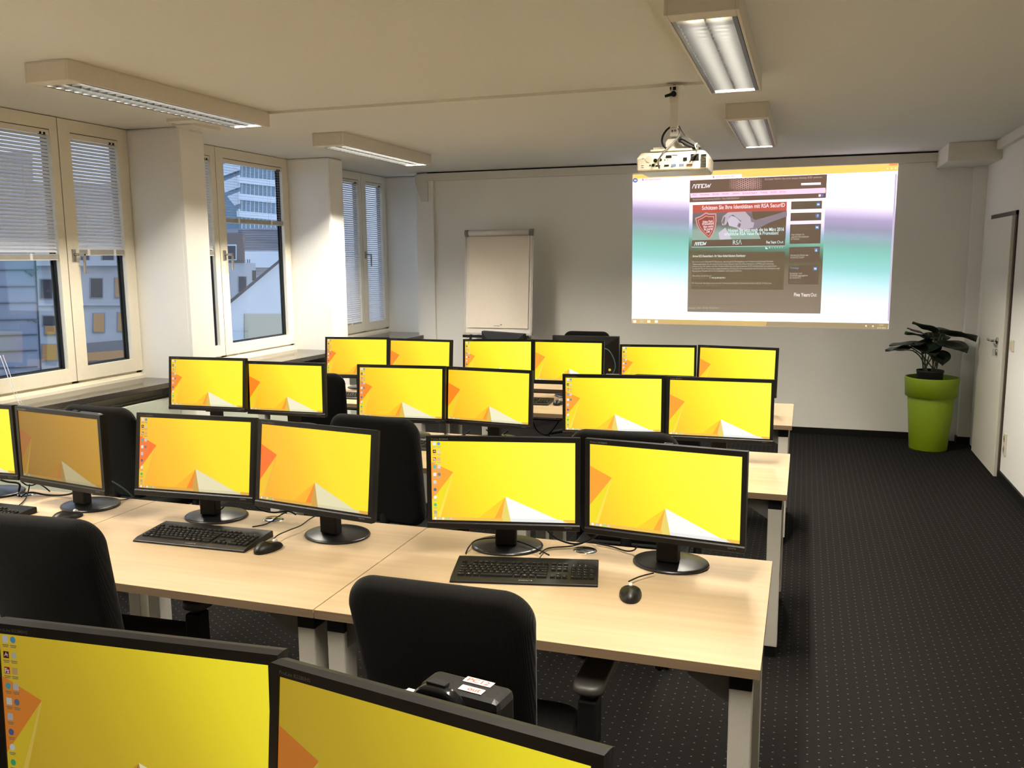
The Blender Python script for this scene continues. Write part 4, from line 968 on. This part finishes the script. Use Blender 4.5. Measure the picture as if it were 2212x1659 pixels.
# banner
m = MB()
m.use(pem('photo', (0,0,0), [(0,(130,160,150)),(.3,(80,84,84)),(.7,(100,92,104)),(1,(150,140,160))], 1.93, 2.20)); wpoly(m, [(540,443),(1288,425),(1278,652),(535,662)], .0018)
m.use(pem('dark', (80,66,54))); wpoly(m, [(1010,432),(1288,425),(1278,652),(1085,655),(1040,560)], .0021); wpoly(m, [(535,660),(1276,645),(1274,705),(532,715)], .0024)
m.use(pem('hand', (176,164,178))); wpoly(m, [(768,510),(782,468),(822,438),(955,431),(1000,478),(1004,520),(985,545),(945,520),(905,492),(860,456),(836,466),(818,505),(806,535),(775,542)], .0024)
m.use(pem('arm', (120,110,124))); wpoly(m, [(1000,478),(1040,500),(1290,426),(1290,470),(1150,520),(1030,585),(960,575),(985,545),(1004,520)], .0023); m.use(pem('hand', (176,164,178)))
wpoly(m, [(890,545),(905,515),(960,500),(1030,520),(1020,560),(930,580),(895,570)], .0025)
m.use(pem('paper', (190,184,200))); wpoly(m, [(815,500),(845,465),(880,475),(930,520),(890,560),(830,545)], .0022); wpoly(m, [(745,600),(800,560),(850,650),(755,655)], .0022)
m.use(pem('handshade', (110,98,104))); wpoly(m, [(895,548),(908,522),(925,530),(915,560)], .0027); wpoly(m, [(770,520),(790,470),(800,480),(790,535)], .0026)
m.use(pem('red', (176,66,58))); wpoly(m, [(540,380),(1290,353),(1288,425),(540,443)], .0024)
def sh(k):
    P = [(645,437),(668,446),(700,446),(727,444),(730,500),(722,560),(700,615),(672,655),(640,625),(600,585),(572,540),(558,482),(600,466)]
    return [(652+(a-652)*k, 545+(b-545)*k) for a, b in P]
m.use(pem('shieldrim', (196,140,140))); wpoly(m, sh(1), .0028); m.use(pem('shieldmid', (130,52,46))); wpoly(m, sh(.88), .0031)
m.use(pem('shieldrim', (196,140,140))); wpoly(m, sh(.78), .0034); m.use(pem('shieldred', (138,50,42))); wpoly(m, sh(.70), .0037)
m.use(pem('textw', (240,226,232)))
for s, a, b, c, e in (('Value Pack',618,523,702,516),('Promotion!',617,541,706,534),('Nur noch',626,562,700,556),('für kurze',630,582,698,576),('Zeit',648,600,678,598)): wtext(m, s, a, b, c, e, 18, .0042, .012)
wtext(m, 'Schützen Sie Ihre Identitäten mit RSA SecurID', 614, 418, 1274, 394, 30, .003, .012)
m.use(pem('textc', (206,232,232)))
wtext(m, 'Nutzen Sie jetzt noch die bis März 2016', 822, 594, 1266, 584, 25, .003, .012); wtext(m, 'erhältliche RSA Value Pack Promotion!', 793, 622, 1222, 614, 25, .003, .012)
arrow_logo(m, 555, 701, 648, 697, 24, .003); wtext(m, 'RSΛ', 860, 696, 930, 694, 34, .003, -.008); wtext(m, 'Five Years', 1126, 687, 1204, 685, 21, .003, .014); wtext(m, 'Out', 1211, 685, 1261, 684, 21, .003, -.004)
wpoly(m, [(532,713),(1274,703),(1274,706),(532,716)], .003); wpoly(m, [(1119,711),(1119,731),(1140,730)], .003)
for i in range(6): wtext(m, '123456'[i], 1150+i*20, 724-i*.4, 1156+i*20, 724-i*.4, 11, .003)
fin(m, 'promotion_banner')
# text panel and side boxes
m = MB()
m.use(pem('panel', (84,72,54))); wpoly(m, [(530,760),(1274,750),(1262,1055),(528,1050)], .0018)
m.use(pem('textb', (212,226,216))); wtext(m, 'Arrow ECS Deutschland - Ihr Value Added Solution Distributor', 539, 795, 960, 791, 17, .0024, .014)
m.use(pem('texts2', (168,172,158)))
for i, (s, x1) in enumerate((('Die Arrow ist ein Value Add IT Distributor, der sich auf die Bereitstellung von Produkten und Lösungen führender', 1184), ('Technologieanbieter für den unternehmensweiten Einsatz in den Bereichen Enterprise und Midrange Computing', 1184), ('fokussiert hat. Wir blicken auf über 30 Jahre Erfahrung und Fachkompetenz im IT-Umfeld zurück und unterstützen', 1206), ('Fachhändler bei der Realisierung maßgeschneiderter Lösungen für deren Endkunden vom Pre-Sales über Konzeption und', 1230), ('Planung eines Projekts bis hin zu Installations- und Support-Services.', 932))):
    wtext(m, s, 536, 838+i*18.2, x1, 834+i*18.6, 13, .0024)
wtext(m, 'Was dürfen wir für Sie tun?', 536, 950, 690, 949, 13, .0024)
m.use(pem('textdim', (104,100,92))); wtext(m, 'infocenter@arrow.com', 537, 967, 660, 966, 13, .0024); wtext(m, '>> Hier geht es zur Anmeldung', 535, 1028, 732, 1028, 13, .0024)
m.use(pem('textb', (212,226,216))); wtext(m, 'T +49 (0) 89 930 99 0', 674, 966, 798, 966, 13, .0024)
m.use(pem('texts2', (168,172,158))); wtext(m, 'PS: Verpassen Sie nicht unsere Arrow University am 23.02. in Düsseldorf und am 02.03. in München.', 534, 1007, 1168, 1008, 13, .0024)
wtext(m, 'Impressum    AGB    Site Map   Privacy Policy', 505, 1205, 748, 1205, 13, .0024)
m.use(pem('rule', (104,90,72))); wpoly(m, [(500,1171),(1560,1176),(1560,1179),(500,1174)], .0018)
fin(m, 'text_panel')
m = MB()
BX = [[(1325,352),(1570,345),(1567,408),(1323,415)], [(1320,443),(1565,437),(1562,500),(1318,507)], [(1316,535),(1562,528),(1555,685),(1311,690)], [(1309,716),(1553,710),(1549,832),(1307,838)], [(1302,865),(1545,858),(1540,1012),(1300,1010)]]
m.use(pem('sidebox', (80,66,54)))
for b in BX: wpoly(m, b, .0018)
for k, (x, y) in enumerate(((1540,374),(1535,466),(1531,557),(1523,738),(1516,886))):
    m.use(pem('sideicon', (66,110,170))); wpoly(m, [(x-15,y-14),(x+15,y-15),(x+15,y+14),(x-15,y+15)], .0024)
    m.use(pem('sideglyph', (190,220,235)))
    if k == 1: wtext(m, '?', x-5, y+8, x+5, y+8, 18, .003, .02)
    else: wpoly(m, [(x-9,y-6),(x+9,y-6),(x+9,y+7),(x-9,y+7)] if k != 3 else [(x-8,y+10),(x,y-11),(x+8,y+10)], .003)
m.use(pem('sidedim', (96,84,74)))
for s, a, b, c, e in (('Newsletter',1334,378,1418,376),('abonnieren',1334,398,1418,396),('Hotlines',1330,470,1420,468),('Veranstaltungen,',1326,557,1444,554),('Trainings & Webinare',1326,576,1474,573),('Partner werden',1320,741,1438,739),('mehr',1324,673,1350,672),('mehr',1318,818,1348,817),('>> Schulungskalender',1312,1000,1434,999)): wtext(m, s, a, b, c, e, 14, .0024)
m.use(pem('sidetxt', (176,174,160)))
for s, a, b, c, e in (('Hier erhalten Sie',1325,622,1428,620),('aktuelle Informationen',1325,640,1464,637),('& Termine',1324,657,1388,655),('Werden Sie Partner der',1317,787,1462,784),('Arrow ECS GmbH',1316,804,1426,802),('Schulungs- und',1312,931,1408,930),('Zertifizierungsangebote',1312,948,1456,947),('der Arrow ECS',1311,965,1400,964)): wtext(m, s, a, b, c, e, 14, .0024)
m.use(pem('sideblue', (90,150,190))); wtext(m, 'Trainings', 1316, 888, 1384, 886, 14, .0024)
m.use(pem('textw', (240,226,232))); wtext(m, 'Five Years', 1346, 1107, 1472, 1108, 27, .0024, .012); wtext(m, 'Out', 1479, 1108, 1525, 1108, 27, .0024, -.004)
fin(m, 'side_boxes')

# ------------------------------------------------------------------ outside: the street beyond the windows
FAC1 = mat('grey_panel_facade', (120,126,138), .8, var=.12, scale=1.2); FAC2 = mat('white_render_facade', (176,178,182), .85, var=.05, scale=.8)
FACB = mat('brown_grey_facade', (120,108,102), .85, var=.05); GAB = mat('white_gable_render', (196,200,202), .85, var=.05, scale=1); BEI = mat('beige_patch', (176,170,150), .85, var=.04)
WIN = mat('dark_window_glass', (52,56,66), .25, var=.2, scale=2); GL2 = mat('tower_glass', (96,124,142), .25, var=.15, scale=.3); TWH = mat('tower_white_band', (206,214,222), .7, var=.03)
ROOFM = mat('dark_roof_edge', (74,70,72), .8); JOINT = mat('panel_joint', (70,74,82), .9); LIT = emit('lit_window', (176,138,96), .55, base=(90,70,50))
STRIPE = mat('striped_cladding', (148,148,156), .8, var=.25, scale=14, stretch=(.02,.02,1)); SHOP = mat('grey_shop_front', (104,104,112), .6)
struct(mb(mat('street_asphalt', (70,72,76), .9)).box(-140, -4.8, -20, 150, -12.2, -12).build('street_ground'))
class Facade:
    def __init__(s, px, py, x, adeg):
        s.P = on(px, py, 'x', x); a = rad(adeg); s.d = Vector((sin(a), cos(a), 0)); s.n = Vector((cos(a), -sin(a), 0))
        if s.n.dot(CAM-s.P) < 0: s.n = -s.n
    def at(s, px, py, out=0): return onplane(px, py, s.P+s.n*out, s.n)
    def slab(s, m, pts, th, out=0):
        m.prism([s.at(a, b, out) for a, b in pts], s.n*(-th)); return m
    def rect(s, m, x0, y0, x1, y1, th, out): return s.slab(m, [(x0,y0),(x1,y0),(x1,y1),(x0,y1)], th, out)
def building(name, lab, F, body, m, th=3.0, cat='building', off=None):
    r = empty(name, (F.P.x, F.P.y, -12)); tag(r, lab, cat, 'buildings across the street')
    r['_'] = 0; del r['_']
    b = MB().use(m); 
    pts = [F.at(a, c) for a, c in body]
    b.prism(pts, off or F.n*(-th)); o = b.build('facade'); o.parent = r; o.matrix_parent_inverse = Matrix.Translation(-r.location); return r
def bpart(r, m, nm):
    o = m.build(nm); o.parent = r; o.matrix_parent_inverse = Matrix.Translation(-r.location); return o
FA = Facade(60, 700, -11.5, 10)
A = building('panel_building', 'grey panelled building close outside the nearest window', FA, [(-140,322),(70,330),(77,600),(90,840),(96,1500),(-140,1500)], FAC1)
j = mb(JOINT)
for y0, y1 in ((584,582),(620,618),(656,653),(694,689),(729,722),(765,756),(801,791)): FA.slab(j, [(-140,y0),(81,y1),(81,y1+2.2),(-140,y0+2.2)], .03, .02)
FA.slab(j, [(76,560),(78,560),(92,830),(90,830)], .05, .02); bpart(A, j, 'panel_joints')
dk = mb(mat('stained_concrete', (84,88,98), .9)); FA.slab(dk, [(56,584),(76,583),(76,592),(70,597),(64,590),(58,588)], .02, .03); FA.slab(dk, [(60,692),(82,690),(82,695),(78,697),(72,692),(62,694)], .02, .03); bpart(A, dk, 'stains')
FB = Facade(180, 660, -20, 22)
B = building('white_office_building', 'white rendered building with small windows, seen in the nearest window', FB, [(50,392),(330,400),(330,1300),(50,1300)], FAC2, 5)
for rect, lit in (((88,604,113,644),0),((94,683,121,702),0),((98,704,121,722),1),((197,602,221,642),0),((203,678,225,717),1),((250,601,264,641),1),((256,676,270,715),1),((176,548,192,562),0),((222,548,245,562),0),((92,745,124,778),1)):
    fr_ = bpart(B, FB.rect(mb(mat('grey_window_surround', (132,136,146), .7)), rect[0]-2, rect[1]-2, rect[2]+2, rect[3]+2, .06, .05), 'window'); q = FB.rect(mb(LIT if lit else WIN), *rect, .03, .07); o = q.build('pane'); o.parent = fr_
bpart(B, FB.rect(mb(FAC2), 60, 562, 330, 574, .25, .25), 'cornice'); bpart(B, FB.rect(mb(FAC2), 60, 655, 330, 660, .1, .1), 'string_course')
bpart(B, FB.slab(mb(SHOP), [(186,742),(330,730),(330,790),(186,790)], .1, .12), 'shop_front'); bpart(B, FB.slab(mb(LIT), [(190,762),(330,752),(330,770),(190,780)], .05, .15), 'shop_window')
FT = Facade(517, 400, -110, -3)
T = building('glass_tower', 'tall glass and white banded office tower in the middle window', FT, [(517,250),(680,262),(680,1300),(517,1300)], GL2, 20)
bt = mb(TWH)
for y in (345,382,418,455): FT.slab(bt, [(516,y),(680,y+15),(680,y+29),(516,y+13)], .5, .5)
bpart(T, bt, 'floor_bands'); mv = mb(TWH)
for x in range(522, 680, 9): FT.slab(mv, [(x,300),(x+1.2,300),(x+1.2,520),(x,520)], .15, .1)
bpart(T, mv, 'mullions')
FT2 = Facade(517, 400, -110, -87)
bs_ = mb(TWH)
for y in (345,382,418,455): FT2.slab(bs_, [(440,y+26),(517,y-4),(517,y+22),(440,y+52)], .3, .5)
bpart(T, bs_, 'side_bands')
FS = Facade(560, 530, -34, 12)
S = building('striped_building', 'building with fine striped cladding above a white band, middle window', FS, [(515,494),(640,490),(640,1300),(515,1300)], STRIPE, 6)
st_ = mb(JOINT); 
for i in range(12): FS.rect(st_, 515, 497+i*3.7, 640, 498.1+i*3.7, .04, .03)
bpart(S, st_, 'cladding_lines'); bpart(S, FS.rect(mb(TWH), 515, 543, 640, 578, .2, .2), 'white_band')
FP = Facade(510, 560, -27, 15)
Pn = building('penthouse_building', 'brown penthouse block above a pale terrace wall in the middle window', FP, [(440,503),(529,503),(529,570),(440,570)], FACB, 4)
fr_ = bpart(Pn, FP.rect(mb(TWH), 489, 528, 511, 562, .05, .05), 'window'); o = FP.rect(mb(WIN), 491, 531, 509, 560, .03, .07).build('pane'); o.parent = fr_
bpart(Pn, FP.rect(mb(FAC2), 430, 568, 552, 1300, 4, .4), 'lower_wall'); ra = mb(JOINT)
for y in (562, 565.5): FP.rect(ra, 440, y, 532, y+.9, .03, .5)
for x in (535, 539): FP.rect(ra, x, 560, x+1, 568, .03, .5)
bpart(Pn, ra, 'railing')
for rect in ((518,598,532,630),(480,598,495,632)):
    fr_ = bpart(Pn, FP.rect(mb(mat('grey_window_surround', (132,136,146), .7)), rect[0]-1.5, rect[1]-1.5, rect[2]+1.5, rect[3]+1.5, .05, .46), 'window'); o = FP.rect(mb(WIN), *rect, .03, .49).build('pane'); o.parent = fr_
FG = Facade(560, 650, -13, 8)
_q = FG.at(560, 650)-CAM; GV = Vector((_q.x, _q.y, 0)).normalized(); GV = (Matrix.Rotation(rad(-8), 3, 'Z') @ GV)*5
G = building('gable_house', 'white gable wall with sloping dark roof edge in the middle window', FG, [(430,715),(497,651),(600,566),(660,516),(660,1300),(430,1300)], GAB, 5, off=GV)
bpart(G, mb(ROOFM).prism([FG.at(a, c, .12) for a, c in [(430,712),(497,648),(600,563),(660,513),(660,519),(600,569),(497,655),(430,720)]], GV*1.04), 'roof_edge')
bpart(G, FG.rect(mb(BEI), 529, 678, 612, 731, .03, .03), 'beige_patch'); bpart(G, FG.rect(mb(ROOFM), 551, 584, 553, 606, .1, -.3), 'vent_pipe')
